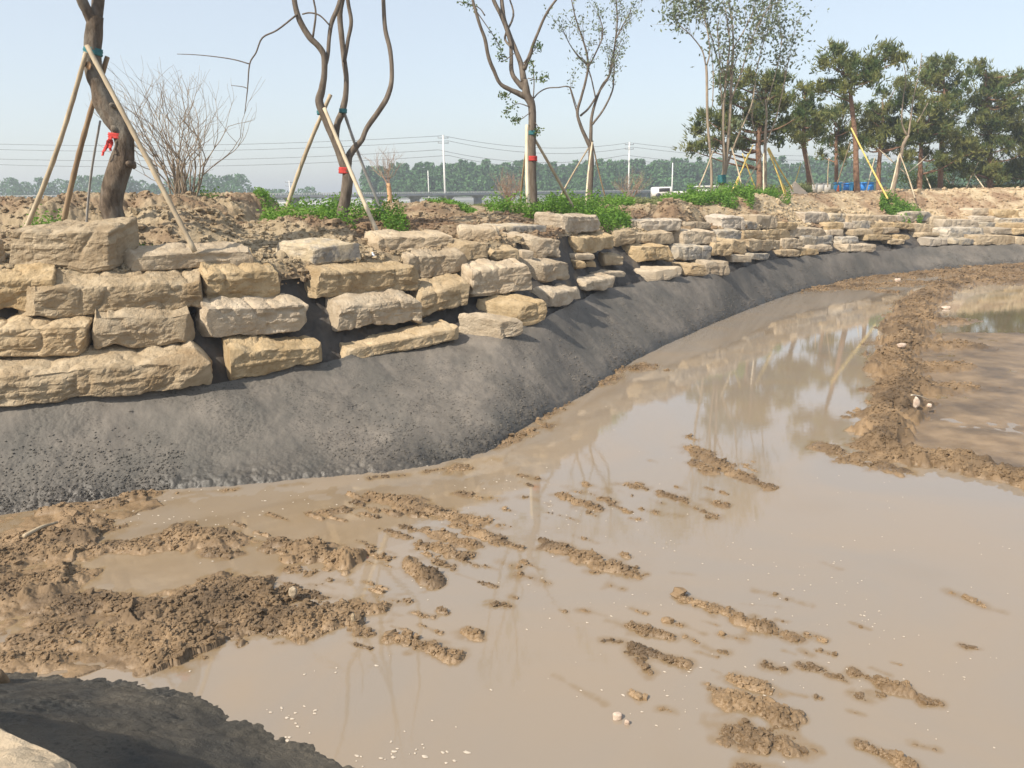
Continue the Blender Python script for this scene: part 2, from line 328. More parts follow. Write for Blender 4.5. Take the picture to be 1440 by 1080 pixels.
def _smooth(v, n):
    k = np.hanning(n+2)[1:-1]; k /= k.sum(); return np.convolve(np.pad(v, n//2, mode='edge'), k, mode='valid')[:len(v)]
_T = _smooth(np.interp(_A, a_t, y_t), 45); _S = _smooth(np.maximum(np.interp(_A, a_s, y_s), _T+.6), 31)
def ytoe(a): return np.interp(a, _A, _T)
def yst(a): return np.interp(a, _A, _S)
yst_ = yst
a_w = []; y_w = []; z_w = []
for u, v, g in WTP:
    d = ray(u, v); a = d[0]/d[1]; Y = yst_(a)+g; a_w.append(a); y_w.append(Y); z_w.append(min(3.1, 4+d[2]/d[1]*Y))
def zst(a): return np.interp(a, a_s, z_s)
def ywt(a): return np.interp(a, a_w, y_w)
def zwt(a): return np.interp(a, a_w, z_w)
def zpl(a, Y):
    zp = np.interp(a, [-.5, .2, .36, .5], [3.5, 3.5, 3.80, 3.88])
    z = zwt(a)+(zp-zwt(a))*sm((Y-ywt(a))/np.interp(a, [-.4, 0, .3, .6], [2.2, 4, 5, 5]))
    return z+(2.1-zp)*sm((Y-np.interp(a, [-.5, .2, .4], [40, 52, 85]))/30.)
# mounds on the plateau: (u, v_top, depth, half width px, depth half width m, rough)
MOUNDS = [(60,288,17.5,95,1.6),(150,279,18.5,75,1.8),(235,281,19,80,1.7),(300,284,20,60,1.6),(-60,284,19,100,2),(245,303,15.6,80,1.0),(330,277,23,60,2.0),(395,300,22,50,1.5),
          (450,321,16.6,70,.8),(590,289,24,60,2),(520,310,19,60,.9),(640,292,27,50,1.5),(700,300,22,50,1.5),(905,293,31,45,2),(968,293,29,50,1.2),(1070,283,36,70,2.5),(1205,269,52,70,5),(1330,272,55,80,5),(1440,270,56,80,6),(1150,276,46,50,3)]
MW = []
for u, v, Y, hw, dy in MOUNDS:
    p = aty(u, v, Y); a = p[0]/p[1]; MW.append((p[0], p[1], max(.05, p[2]-float(zpl(np.array(a), np.array(Y)))), hw*Y/F, dy))
def bank(x, y, rough=True):
    a = x/y
    yt, ys, zs, yw, zw = ytoe(a), yst(a), zst(a), ywt(a), zwt(a)
    z = np.where(y < ys, -.02+(zs+.02)*np.clip((y-yt)/(ys-yt), 0, 1), zs+(zw-zs)*np.clip((y-ys)/(yw-ys), 0, 1))
    z = np.where(y > yw, zpl(a, y), z)
    pl = y > yw-.1
    if np.any(pl):
        X = x[pl]; Y = y[pl]; zz = np.zeros(X.shape)
        n = fbm(X*1.1, Y*1.1, 31, 3)
        for mx, my, h, wx, wy in MW:
            e = ((X-mx)/wx)**2+((Y-my)/wy)**2
            zz = np.maximum(zz, h*sm(1.25-e*.95+.5*(n-.5)))
        zz = zz*sm((Y-ywt(X/Y))/1.1)
        z[pl] += zz
        if rough:
            near = np.clip(1.45-Y/36, .12, 1)
            z[pl] += np.clip(zz*4,0,1)*((dome(X*2.6+fbm(X*3,Y*3,83,2), Y*2.6, 5)-.6)*.17+(dome(X*6, Y*6+fbm(X*5,Y*5,84,2), 6)-.6)*.13+(dome(X*12, Y*12, 86)-.6)*.07)*near + ((fbm(X*1.5, Y*1.5, 9, 4)-.5)*.16+(dome(X*7, Y*7, 8)-.6)*.045*(vn2(X*1.1, Y*1.1, 88) > .4))*near
    return z
def hit(u, v, y0=5.0, y1=90.0):
    """first point of the bare bank seen through photo pixel (u, v)"""
    d = ray(u, v); Y = np.linspace(y0, y1, 6000); X = d[0]/d[1]*Y; Z = H+d[2]/d[1]*Y
    s = bank(X, Y, False); k = np.argmax(s >= Z)
    if not (s[k] >= Z[k]): k = len(Y)-1
    return np.array([X[k], Y[k], Z[k]])
def gz(x, y): return float(bank(np.array([float(x)]), np.array([float(y)]), False)[0])

# ------------------------------------------------------------------ pond bed with mud
# (u0,v0,u1,v1, radius m, height m)
S_ = []
def seg(u0, v0, u1, v1, r, h): 
    a = unp(u0, v0); b = unp(u1, v1); S_.append((a[0], a[1], b[0], b[1], r, h))
for s in [(-60,800,60,775,.26,.10),(0,762,110,757,.16,.09),(60,785,120,775,.14,.08),(0,832,90,818,.22,.10),(70,860,150,852,.16,.06),(-60,770,0,840,.28,.10),(130,845,186,858,.16,.07),
 (140,772,250,766,.17,.09),(240,750,325,762,.20,.13),(290,775,330,780,.1,.06),(100,730,150,745,.2,.05),(175,702,215,695,.12,.12),(60,722,165,709,.10,.07),(250,694,330,689,.08,.05),(380,684,430,680,.07,.05),(520,672,570,668,.08,.05),(600,664,650,655,.10,.06),
 (60,885,180,893,.12,.05),(150,905,290,925,.16,.06),(-60,925,80,928,.12,.05),(20,905,90,908,.10,.04),(215,930,275,945,.10,.05),
 (210,860,290,850,.20,.13),(290,835,360,830,.26,.16),(230,888,300,900,.22,.10),(300,870,400,868,.36,.18),(340,850,420,840,.22,.14),(360,880,420,890,.2,.14),(380,835,430,832,.16,.10),
 (430,855,530,858,.20,.12),(440,872,500,876,.18,.13),(430,838,470,842,.12,.08),(430,780,480,788,.20,.20),(385,764,430,772,.12,.08),(444,722,490,718,.12,.07),(410,800,440,808,.12,.06),(468,817,490,820,.06,.04),
 (523,700,582,706,.12,.09),(575,712,625,725,.14,.10),(605,720,700,738,.13,.09),(640,735,700,760,.11,.10),(700,752,722,768,.06,.05),(572,742,606,748,.10,.07),(613,750,663,766,.11,.09),(590,765,648,781,.13,.09),(560,752,590,760,.08,.06),
 (578,797,612,818,.13,.14),(602,786,632,797,.09,.08),(645,694,703,704,.08,.05),(722,666,759,675,.09,.08),(738,699,778,710,.08,.06),(758,691,783,697,.08,.06),(787,696,837,716,.12,.09),(818,680,856,690,.10,.08),(840,699,861,706,.08,.07),(868,680,911,688,.10,.07),(790,685,818,693,.07,.05),
 (772,770,825,783,.10,.09),(815,783,894,809,.13,.11),(707,792,727,798,.08,.06),(730,808,772,820,.08,.06),(692,848,714,851,.06,.06),(650,888,672,893,.07,.08),(857,824,876,828,.07,.06),(825,803,840,806,.05,.04),
 (854,873,895,884,.08,.08),(890,884,945,897,.08,.09),(548,897,593,908,.09,.09),(603,910,640,925,.09,.09),(505,887,525,892,.08,.07),(530,840,560,846,.06,.05),(850,900,905,908,.05,.05),(895,912,960,934,.10,.10),(899,927,914,946,.06,.07),
 (967,630,1015,652,.15,.11),(1010,654,1080,686,.13,.10),(978,652,1002,664,.12,.09),(966,614,976,619,.08,.06),(925,692,965,707,.11,.09),(965,709,1012,730,.11,.07),(990,702,1020,712,.09,.08),(898,682,912,690,.08,.07),(940,722,960,726,.07,.04),
 (957,842,1010,858,.07,.08),(1005,858,1078,884,.11,.12),(1066,831,1092,836,.08,.08),(1106,843,1140,853,.07,.07),(1090,889,1115,897,.07,.08),(1015,891,1040,899,.06,.06),(1040,848,1095,853,.04,.03),(1000,915,1022,917,.06,.06),(965,895,1000,915,.06,.07),
 (1077,936,1100,941,.06,.07),(1124,935,1150,941,.06,.07),(1200,946,1235,958,.07,.09),(1232,957,1272,970,.07,.10),(1163,950,1184,955,.05,.06),(1196,975,1220,985,.05,.05),(1298,985,1325,990,.05,.06),(1355,908,1375,912,.05,.06),
 (1030,954,1095,978,.10,.10),(1030,984,1100,1006,.13,.13),(1022,975,1110,1000,.07,.08),(1030,1030,1095,1050,.17,.10),(1045,1076,1090,1078,.10,.08),(1210,1049,1250,1062,.06,.08),(1250,1063,1285,1078,.07,.09),(1285,1047,1313,1054,.06,.08),
 (1338,834,1380,850,.07,.045),(1380,852,1410,862,.05,.04),(780,950,850,990,.03,.03),(945,805,975,808,.04,.03),(1155,790,1180,800,.04,.03),
 (850,522,905,516,.30,.10),(820,545,860,530,.30,.08),(935,521,940,521,.12,.08),(730,596,790,568,.25,.09),(700,628,760,600,.25,.08),(640,662,700,645,.22,.06),
 (1422,379,1333,401,0.56,0.27),(1333,401,1290,428,0.49,0.32),(1290,428,1271,481,0.46,0.35),(1271,481,1256,508,0.43,0.35),(1256,508,1267,557,0.37,0.35),(1267,557,1240,588,0.34,0.32),(1240,588,1240,628,0.31,0.32),(1240,628,1275,645,0.31,0.32),(1275,645,1333,652,0.25,0.27),(1333,652,1445,682,0.24,0.25),(1445,682,1800,740,0.25,0.25),
 (1172,634,1240,648,.28,.13),(1210,622,1240,640,.3,.16),(1190,648,1260,660,.2,.10),(1271,490,1360,487,.3,.12),(1262,520,1340,516,.35,.12),(1262,548,1350,545,.3,.10),(1290,450,1345,452,.5,.14),(1250,540,1240,570,.3,.18),
 (1125,406,1290,398,.9,.10),(1180,395,1330,382,1.2,.12),(1290,378,1450,374,1.2,.14),(1340,385,1450,388,1.3,.2),(1380,396,1560,396,1.2,.16),(1190,404,1250,410,.5,.07),(1450,375,1800,372,2,.15)]:
    seg(*s)
_r = random.Random(31)
for (ul, uh, vl, vh, n) in [(490, 720, 695, 800, 34), (700, 920, 675, 730, 26), (640, 900, 740, 860, 14), (900, 1060, 640, 740, 8), (860, 1260, 860, 1000, 22), (440, 640, 800, 920, 12), (300, 520, 715, 830, 14)]:
    for k in range(n):
        u = _r.uniform(ul, uh); v = _r.uniform(vl, vh); l = _r.uniform(6, 34); seg(u, v, u+l, v+l*_r.uniform(.22, .42), _r.uniform(.022, .05), _r.uniform(.045, .075))
# wet flats to the right of the ridge, polygon (soft-edged) in world space
FL = np.array([unp(u, v)[:2] for u, v in [(1300,468),(1420,468),(1700,475),(1900,640),(1445,668),(1320,648),(1258,625),(1258,560),(1268,520)]])
FL2 = np.array([unp(u, v)[:2] for u, v in [(-300,745),(60,738),(150,745),(120,790),(110,820),(190,850),(230,880),(300,905),(225,945),(120,950),(-300,935)]])
FL3 = np.array([unp(u, v)[:2] for u, v in [(-300,725),(0,722),(120,708),(205,698),(230,712),(150,735),(-300,760)]])
FL4 = np.array([unp(u, v)[:2] for u, v in [(60,740),(250,702),(460,690),(650,676),(700,660),(690,700),(600,730),(500,800),(430,830),(200,860),(100,810)]])
def inpoly(x, y, P):
    r = np.zeros(x.shape, bool); j = len(P)-1
    for i in range(len(P)):
        c = ((P[i, 1] > y) != (P[j, 1] > y)) & (x < (P[j, 0]-P[i, 0])*(y-P[i, 1])/(P[j, 1]-P[i, 1]+1e-12)+P[i, 0]); r ^= c; j = i
    return r
def bed(x, y):
    n1 = fbm(x*2.2, y*2.2, 3, 4); n2 = vn2(x*9, y*9, 4)
    z = -.05+(fbm(x*.8, y*.8, 12, 3)-.5)*.04
    fl = inpoly(x, y, FL)
    z = np.where(fl, .010+(fbm(x*1.4, y*1.4, 40, 3)-.5)*.035+(n2-.5)*.006, z)
    w_x = x+(n1-.5)*.5; w_y = y+(n2-.5)*.15+(n1-.5)*.4
    z = np.where(inpoly(x+(n1-.5)*1.6, y+(n1-.5)*1.2, FL4), z+.022, z)
    f2 = inpoly(w_x, w_y, FL2) | inpoly(w_x, w_y, FL3)
    z = np.where(f2, .008+(fbm(x*2.0, y*3.4, 44, 5)-.5)*.11+(n2-.5)*.018+(dome(x*9+n1*3, y*11, 46)-.6)*.022, z)
    S = np.zeros(x.shape); 
    near = y < 9.8
    wx_ = x+(vn2(x*12, y*12, 81)-.5)*.06; wy_ = y+(vn2(x*12, y*12, 82)-.5)*.06
    cl = (dome(wx_*8, wy_*8, 21)-.6)*.30+(dome(wx_*18, wy_*18, 22)-.6)*.34+(dome(x*38, y*38, 24)-.6)*.22*(y < 12)+(dome(wx_*4.2, wy_*4.2, 26)-.6)*.35*np.clip(y/12-1, 0, 1)
    for x0, y0, x1, y1, r, h in S_:
        rr = r*2.0
        k = np.where((x > min(x0, x1)-rr) & (x < max(x0, x1)+rr) & (y > min(y0, y1)-rr) & (y < max(y0, y1)+rr))[0]
        if len(k) == 0: continue
        X = x[k]; Y = y[k]; dx, dy = x1-x0, y1-y0; L2 = dx*dx+dy*dy+1e-9
        t = np.clip(((X-x0)*dx+(Y-y0)*dy)/L2, 0, 1)
        d = np.hypot(X-x0-t*dx, Y-y0-t*dy)/r
        s = np.clip(1.15-d*.72+(n1[k]-.5)*1.7+(n2[k]-.5)*.9, 0, 1.15)
        S[k] = np.maximum(S[k], h*s)
    big = np.clip(S, 0, .16)
    z = z+S*.71+np.sqrt(big*.10)*cl*.80
    # low wet ground in the front-left corner
    return z
# grid
acol = np.concatenate([np.linspace(-1.9, -.80, 60)[:-1], np.linspace(-.80, .80, 1150), np.linspace(.80, 1.9, 60)[1:]])
NC = len(acol)
def gridmesh(name, Yrows, zf, m, kind='structure'):
    A = np.broadcast_to(acol, Yrows.shape); X = A*Yrows; x = X.ravel(); y = Yrows.ravel(); z = zf(x, y)
    nr = Yrows.shape[0]; i = np.arange(nr-1)[:, None]; j = np.arange(NC-1)[None, :]
    Q = np.stack([i*NC+j, i*NC+j+1, (i+1)*NC+j+1, (i+1)*NC+j], -1).reshape(-1, 4)
    o = mk(name, np.stack([x, y, z], 1), Q, np.zeros((0, 3), int), m); o['kind'] = kind; return o
yt = ytoe(acol)
# rows spaced evenly in view angle: 1/Y linear
t = np.linspace(0, 1, 760)[:, None]
y0 = 3.6
Yb = 1/((1-t)/y0+t/(yt[None, :]+.25))
gridmesh('mud_bed', Yb, bed, M['mud'])
def slope(x, y):
    a = x/y; z = bank(x, y, False); f = np.clip((y-ytoe(a))/(yst(a)-ytoe(a)), 0, 1)
    edge = sm(1-f*3.2); n = fbm(x*1.6, y*1.6, 50, 4)
    z = z+(n-.5)*.14+(fbm(x*6, y*6, 51, 3)-.5)*.02
    z = z+edge*((dome(x*6+n*5, y*6+n*7, 52)-.6)*.055*(n > .40)+(dome(x*15+n*4, y*15-n*5, 53)-.6)*.022)
    patch = sm((fbm(x*.9, y*.9, 57, 3)-.52)*9)
    z = z+patch*((dome(x*15+n*3, y*15, 54)-.7)*.014+(dome(x*36, y*36+n*4, 55)-.7)*.012)+(fbm(x*14, y*14, 58, 3)-.5)*.016
    st = vn2((x*.3+y)*1.2, (x-y*.3)*5, 56); z = z+(st-.5)*.012
    return z-.05*sm(1-f*14)
ts = np.linspace(0, 1, 250)[:, None]; ys_ = yst(acol)
Ys = (yt-.12)[None, :]*(1-ts)+(ys_+.05)[None, :]*ts
Ys += 0
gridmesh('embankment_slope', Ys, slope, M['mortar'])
tw = np.linspace(0, 1, 90)[:, None]; yw_ = ywt(acol)
def backing(x, y):
    z = bank(x, y, False); a = x/y; f = np.clip((y-yst(a))/(ywt(a)-yst(a)), 0, 1); return z+((fbm(x*2.5, y*2.5, 61, 4)-.5)*.26+(dome(x*9, y*9, 62)-.6)*.06-.26)*np.clip(f*(1-f)*12, 0, 1)-.02-.1*(y > ywt(a))
Yw = (ys_+.0)[None, :]*(1-tw)+(yw_+.35)[None, :]*tw
gridmesh('wall_backing_mortar', Yw, backing, M['mortar_gap_shade'])
tq = np.linspace(0, 1, 330)[:, None]
Yp = 1/((1-tq)/(yw_[None, :]-.22)+tq/100.)
gridmesh('dirt_ground', Yp, lambda x, y: bank(x, y, True), M['dirt'])
# far land as one broad sheet under the haze, to the horizon
V = []; rr_ = [95, 120, 200, 400, 900, 3200]; aa = np.linspace(-2.2, 2.2, 24)
for r in rr_:
    for k in aa: V.append((k*r, r, 2.05 if r > 95 else 1.9))
Q = [(i*24+j, i*24+j+1, (i+1)*24+j+1, (i+1)*24+j) for i in range(len(rr_)-1) for j in range(23)]
mk('far_land', V, Q, np.zeros((0, 3), int), M['far_land'])['kind'] = 'structure'
# water sheet (reaches under the banks) and the darker pool beyond the ridge
PP = [unp(u, v, .0)[:2] for u, v in [(1290,560),(1262,480),(1290,440),(1335,404),(1400,385)]]
x0, y0_ = PP[-1]
nb = np.array([(-40, 3.0), (26, 3.0), (40, 12), (70, 52), (20, 44)])
far = [(a*y*1.0, y+.5) for a, y in zip(np.linspace(1.5, -1.6, 60), [float(ytoe(q)) for q in np.linspace(1.5, -1.6, 60)])]
Vw = [(-.6, 2.6, 0), (20, 2.6, 0)]
tz = np.linspace(0, 1, 520)[:, None]; acol_full = acol; acol = np.concatenate([np.linspace(-1.9, -.8, 12)[:-1], np.linspace(-.80, .80, 640), np.linspace(.8, 1.9, 12)[1:]]); NC = len(acol)
Yw_ = 1/((1-tz)/3.0+tz/(ytoe(acol)[None, :]+.35))
wo = gridmesh('muddy_water', Yw_, lambda x, y: x*0, M['water'])
A = np.broadcast_to(acol, Yw_.shape); bz = bed((A*Yw_).ravel(), Yw_.ravel())
at = wo.data.attributes.new('shoal', 'FLOAT', 'POINT'); at.data.foreach_set('value', np.clip(1.05+bz/.042, 0, 1).astype(np.float32))
acol = acol_full; NC = len(acol)
pp = [unp(u, v, .004) for u, v in [(1352,466),(1345,440),(1362,418),(1400,408),(1480,404),(1600,402),(1700,420),(1600,470),(1440,470)]]
c = np.mean(pp, 0); MBp = MB(); MBp.add(np.vstack([pp, [c]]), None, [(i, (i+1) % len(pp), len(pp)) for i in range(len(pp))])
MBp.build('shallow_pool', M['pool_water'])['kind'] = 'structure'

# near bank, below the camera
NB = np.array([unp(u, v)[:2] for u, v in [(-900,905),(-400,928),(0,938),(150,945),(300,968),(400,1018),(500,1072),(620,1150)]]+[(.6, 3.6), (3, 2.2), (8, .8), (20, -1)])
def nbz(x, y):
    best = np.full(x.shape, 1e9); sg = np.ones(x.shape)
    for i in range(len(NB)-1):
        p, q = NB[i], NB[i+1]; dx, dy = q-p; t = np.clip(((x-p[0])*dx+(y-p[1])*dy)/(dx*dx+dy*dy), 0, 1)
        ex, ey = x-p[0]-t*dx, y-p[1]-t*dy; d = np.hypot(ex, ey); cr = dx*(y-p[1])-dy*(x-p[0])
        k = d < best; best = np.where(k, d, best); sg = np.where(k, np.sign(cr), sg)
    s = -best*sg
    z = np.where(s > 0, np.where(s < 2.12, s*.54, np.minimum(1.14+(s-2.12)*5, np.interp(x, [-2.4, -1.2], [1.74, 1.5]))), s*.7)
    n = fbm(x*1.6, y*1.6, 70, 4); e = sm(1-np.abs(s)*2.2)
    return z-.07+(n-.5)*.12+(fbm(x*7, y*7, 71, 3)-.5)*.05+e*((dome(x*8+n*6, y*8, 72)-.5)*.04+(dome(x*20, y*20+n*6, 73)-.6)*.025)+sm((fbm(x*1.1, y*1.1, 77, 3)-.5)*8)*(.5-wor(x*20, y*20, 74))*.03, s
gx = np.concatenate([np.linspace(-18, -5.6, 30)[:-1], np.linspace(-5.6, 1.2, 420), np.linspace(1.2, 20, 40)[1:]])
gy = np.concatenate([np.linspace(-12, 2.2, 30)[:-1], np.linspace(2.2, 6.8, 300)])
X, Y = np.meshgrid(gx, gy); x = X.ravel(); y = Y.ravel(); z, s = nbz(x, y); z = np.maximum(z, -.6)
nx = len(gx); i = np.arange(len(gy)-1)[:, None]; j = np.arange(nx-1)[None, :]
Q = np.stack([i*nx+j, i*nx+j+1, (i+1)*nx+j+1, (i+1)*nx+j], -1).reshape(-1, 4)
mk('near_bank', np.stack([x, y, z], 1), Q, np.zeros((0, 3), int), M['mortar_damp_shade'])['kind'] = 'structure'
# ------------------------------------------------------------------ quarry stones
_cube = {}
def cubegrid(nx, ny, nz):
    key = (nx, ny, nz)
    if key in _cube: return _cube[key]
    idx = {}; P = []; Q = []
    def g(i, j, k):
        t = (i, j, k)
        if t not in idx: idx[t] = len(P); P.append((2*i/nx-1, 2*j/ny-1, 2*k/nz-1))
        return idx[t]
    for i in range(nx):
        for j in range(ny):
            Q.append((g(i, j, 0), g(i, j+1, 0), g(i+1, j+1, 0), g(i+1, j, 0))); Q.append((g(i, j, nz), g(i+1, j, nz), g(i+1, j+1, nz), g(i, j+1, nz)))
        for k in range(nz):
            Q.append((g(i, 0, k), g(i+1, 0, k), g(i+1, 0, k+1), g(i, 0, k+1))); Q.append((g(i, ny, k), g(i, ny, k+1), g(i+1, ny, k+1), g(i+1, ny, k)))
    for j in range(ny):
        for k in range(nz):
            Q.append((g(0, j, k), g(0, j, k+1), g(0, j+1, k+1), g(0, j+1, k))); Q.append((g(nx, j, k), g(nx, j+1, k), g(nx, j+1, k+1), g(nx, j, k+1)))
    _cube[key] = (np.array(P), np.array(Q)); return _cube[key]
stone_n = [0]
def stone(uL, vTL, vBL, uR, vTR, vBR, dep=.75, skew=0.0, m='sandstone', label=None, group=None, Y=None, name='stone_block', lean=0.0, C8o=None):
    s = stone_n[0]; stone_n[0] += 1; rs = np.random.RandomState(900+s)
    if Y is None:
        pl = hit(uL, vBL); pr = hit(uR, vBR); pc = hit((uL+uR)/2, (vBL+vBR)/2)
        w_ = abs((uR-uL)*pc[1]/F); Yc = pc[1]-.07
        sl = np.clip((pr[1]-pl[1])/max(w_, .1), -.25, .62)
        YL, YR = Yc-sl*w_/2, Yc+sl*w_/2
        YL = min(YL, pl[1]+.15)
    else: YL = YR = Y; 
    a = aty(uL, vBL, YL); b = aty(uR, vBR, YR); c = aty(uL, vTL, YL); d = aty(uR, vTR, YR)
    t = b-a; t[2] = 0; wd = np.linalg.norm(t); t /= wd; n = np.array([-t[1], t[0], 0]); n = n+t*skew
    hgt = (c[2]-a[2]+d[2]-b[2])/2
    dep = dep*rs.uniform(.9, 1.1)
    inset = rs.uniform(-.02, .05)*wd
    C8 = np.array([a, b, a+n*dep+t*inset, b+n*dep-t*inset, c+n*lean, d+n*lean, c+n*dep+t*inset, d+n*dep-t*inset])
    C8[[6, 7], 2] += rs.uniform(.10, .20, 2)*(1.0 if Y is None else 0)*np.clip(hgt/.4, .25, 1.1)*min(1, 15/Yc if Y is None else 1)**1.6
    C8[[4, 5], 2] -= .02
    if C8o is not None: C8 = np.array(C8o, float); a, b = C8[0], C8[1]; wd = np.linalg.norm(b-a); hgt = C8[4, 2]-C8[0, 2]; dep = np.linalg.norm(C8[2]-C8[0])
    px = F/((YL+YR)/2)          # photo pixels per metre
    stp = max(.018, 2.0/px)
    nx = int(np.clip(wd/stp, 8, 150)); ny = int(np.clip(dep/stp/1.5, 5, 34)); nz = int(np.clip(hgt/stp, 5, 40))
    P, Q = cubegrid(nx, ny, nz)
    p = P.copy(); q = p.copy()
    # round off edges: push the cube towards a super-ellipsoid
    sc = np.array([wd/2, dep/2, hgt/2])*np.array([1.0, 1.0, 1.0]); R = min(.08*hgt, .032)
    inner = np.clip(p*sc, -(sc-R), sc-R); off = p*sc-inner; ln = np.linalg.norm(off, axis=1); 
    q = inner+off/np.maximum(ln, 1e-9)[:, None]*np.minimum(ln, R)[:, None]
    nrm = np.where(ln[:, None] > 1e-6, off/np.maximum(ln, 1e-9)[:, None], 0)
    sd = s*13.7
    big = vn3(q+sd, (1.7, 1.7, 2.2), 5)-.5; mid = vn3(q+sd, (5, 5, 6), 6)-.5; sml = vn3(q+sd, (13, 13, 16), 7)-.5; fine = vn3(q+sd, (30, 30, 34), 8)-.5
    strat = vn3(q+sd, (.9, .9, 13), 9)-.5
    rid = np.abs(vn3(q+sd, (3.3, 3.3, 2.2), 10)-.5)*2
    amp = min(1.0, hgt/.42)
    rid2 = np.abs(vn3(q+sd+3, (8, 8, 10), 14)-.5)*2; dsp = (big*.060+mid*.032+sml*.020+fine*.014-(1-rid)**5*.045-(1-rid2)**4*.012)*amp+.016
    side = 1-np.abs(nrm[:, 2]); dsp = dsp+np.where(strat > .2, .010, 0)*side*amp+strat*.018*side*amp
    q = q+nrm*dsp[:, None]
    # broken facets
    for k in range(rs.randint(12, 18)):
        dv = rs.normal(size=3)*np.array([1, 1, .8]); dv /= np.linalg.norm(dv)
        ext = np.abs(dv)@sc; lim = ext*rs.uniform(.83, .98)
        o = q@dv-lim; kk = o > 0; q[kk] -= dv*(o[kk]*.92)[:, None]
    # chipped upper/lower edges along the length
    ch = (vn3(np.stack([p[:, 0]*wd*1.6+sd, p[:, 1]*0, p[:, 2]*0], 1), (1, 1, 1), 12)-.5)*.20*min(hgt, .5)
    q[:, 2] += np.where(p[:, 2] < 0, ch*np.abs(p[:, 2]), ch[::-1]*.55*np.abs(p[:, 2]))
    r = q/sc; fx = (r[:, 0:1]+1)/2; fy = (r[:, 1:2]+1)/2; fz = (r[:, 2:3]+1)/2
    V = ((C8[0]*(1-fx)+C8[1]*fx)*(1-fy)+(C8[2]*(1-fx)+C8[3]*fx)*fy)*(1-fz)+((C8[4]*(1-fx)+C8[5]*fx)*(1-fy)+(C8[6]*(1-fx)+C8[7]*fx)*fy)*fz
    org = C8[:4].mean(0)
    o = mk(name, V, Q, np.zeros((0, 3), int), M[m], None, False, org)
    tag(o, label, 'stone block', group)
    return o
G1 = 'rough sandstone blocks stacked in the bank wall'
near_stones = [
 # top course
 (-75,336,384,10,338,372,.8,0,'sandstone','tan top block cut by the left photo edge, left of the big squared one'),
 (13,325,378,153,326,382,.8,.30,'sandstone','big squared top block standing right in front of the red ribboned tree trunk'),
 (183,357,382,357,351,374,.7,-.15,'sandstone','long low top slab below the thick leaning pole, right of the ribboned tree'),
 (440,346,371,510,341,364,.7,-.75,'sandstone_stained','grey and black stained top block left of the small bottle'),
 (530,333,354,638,331,347,.65,-.3,'sandstone','flat tan top block with a lit left end, just behind the small bottle'),
 (641,322,338,703,322,336,.6,0,'sandstone','short rounded top block between the bottle slab and the overhanging slab'),
 (700,318,326,772,317,327,.7,-.4,'sandstone_stained','thin overhanging top slab with a dark gap under it'),
 (795,303,329,847,303,323,.8,-.6,'sandstone','tall squared top block with a bright left end, before the large weed patch'),
 (893,328,343,952,326,341,.7,-.2,'sandstone','tan block in the second course, directly below the white faced top block'),
 (898,311,325,962,309,325,.7,0,'sandstone_pale','long top block with a chalky white face left of the twin birch trees'),
 # second course
 (-55,393,440,75,392,438,.7,0,'sandstone','rusty tan block at the left photo edge tucked behind the longest overhanging slab'),
 (27,407,448,298,394,436,.75,0,'sandstone','very long overhanging slab below the block in front of the ribboned tree'),
 (290,383,424,397,380,419,.6,0,'sandstone','squared brown block tucked under the right end of the long overhanging slab'),
 (445,381,420,591,374,406,.7,-.55,'sandstone','large block carrying the small bottle, with a pale grey left end'),
 (572,360,395,660,356,380,.65,0,'sandstone','brown block right of the one that carries the bottle'),
 (652,343,368,689,341,368,.7,-.9,'sandstone','narrow block with long pale top, left of the thin small slab'),
 (691,352,365,734,351,364,.4,0,'sandstone','small thin slab wedged below the short rounded top block'),
 (735,353,363,751,353,364,.35,0,'sandstone','tiny stone wedged at the right end of the small thin slab'),
 (752,336,362,789,336,361,.7,-.8,'sandstone','squared block with a long lit left side below the overhanging top slab'),
 (814,335,359,864,330,348,.7,-.5,'sandstone','tan block below the tall top block, with small rubble under it'),
 (866,325,345,894,323,341,.6,0,'sandstone','ledged brown block at the right end of the block above the rubble'),
 # third course
 (-70,463,510,122,459,497,.8,.1,'sandstone','thick block at the left photo edge in the course just above the lowest block'),
 (132,447,489,272,441,483,.65,0,'sandstone','shadowed brown block directly under the middle of the long overhanging slab'),
 (290,434,479,434,429,466,.6,0,'sandstone','tan block with a grey left corner, second above the slope at left of centre'),
 (470,432,464,594,420,453,.6,0,'sandstone','tan block directly below the one that carries the bottle'),
 (590,412,448,664,398,424,.6,0,'sandstone','tilted block with a pale grey top edge, right of the one below the bottle block'),
 (664,382,419,750,371,409,.65,-.1,'sandstone','large squared block above the pointed corner stone'),
 (764,371,397,803,367,391,.6,-.7,'sandstone','squared block with lit left face, right of the large block above the pointed stone'),
 (836,384,391,880,382,388,.7,0,'sandstone','flat sliver of slab, left of the broad flat slab'),
 # lowest course
 (-80,536,580,297,499,543,.8,0,'sandstone','longest lowest block running out of the left photo edge above the grey slope'),
 (314,495,538,462,485,507,.6,0,'sandstone','tapering lowest block right of the longest one'),
 (474,494,512,648,460,475,.55,0,'sandstone','thin wedge shaped lowest block with a dark chipped left end'),
 (704,452,480,735,448,470,.55,-1.3,'sandstone','pointed corner stone jutting furthest onto the grey slope'),
 (728,432,462,770,421,452,.6,-1.0,'sandstone','block joined behind the pointed corner stone'),
 (777,411,434,817,404,420,.5,-.5,'sandstone','small lowest block with cracked left face, right of the pointed stone'),
 (821,397,411,866,389,404,.5,0,'sandstone','neat lowest block at the right end of the row beside the pointed stone'),
 (923,381,396,964,375,387,.7,-1.4,'sandstone_pale','broad flat slab lying low on the slope below the white faced top block'),
 (900,346,368,947,346,366,.75,-.45,'sandstone','squared block standing above the broad flat slab'),
]
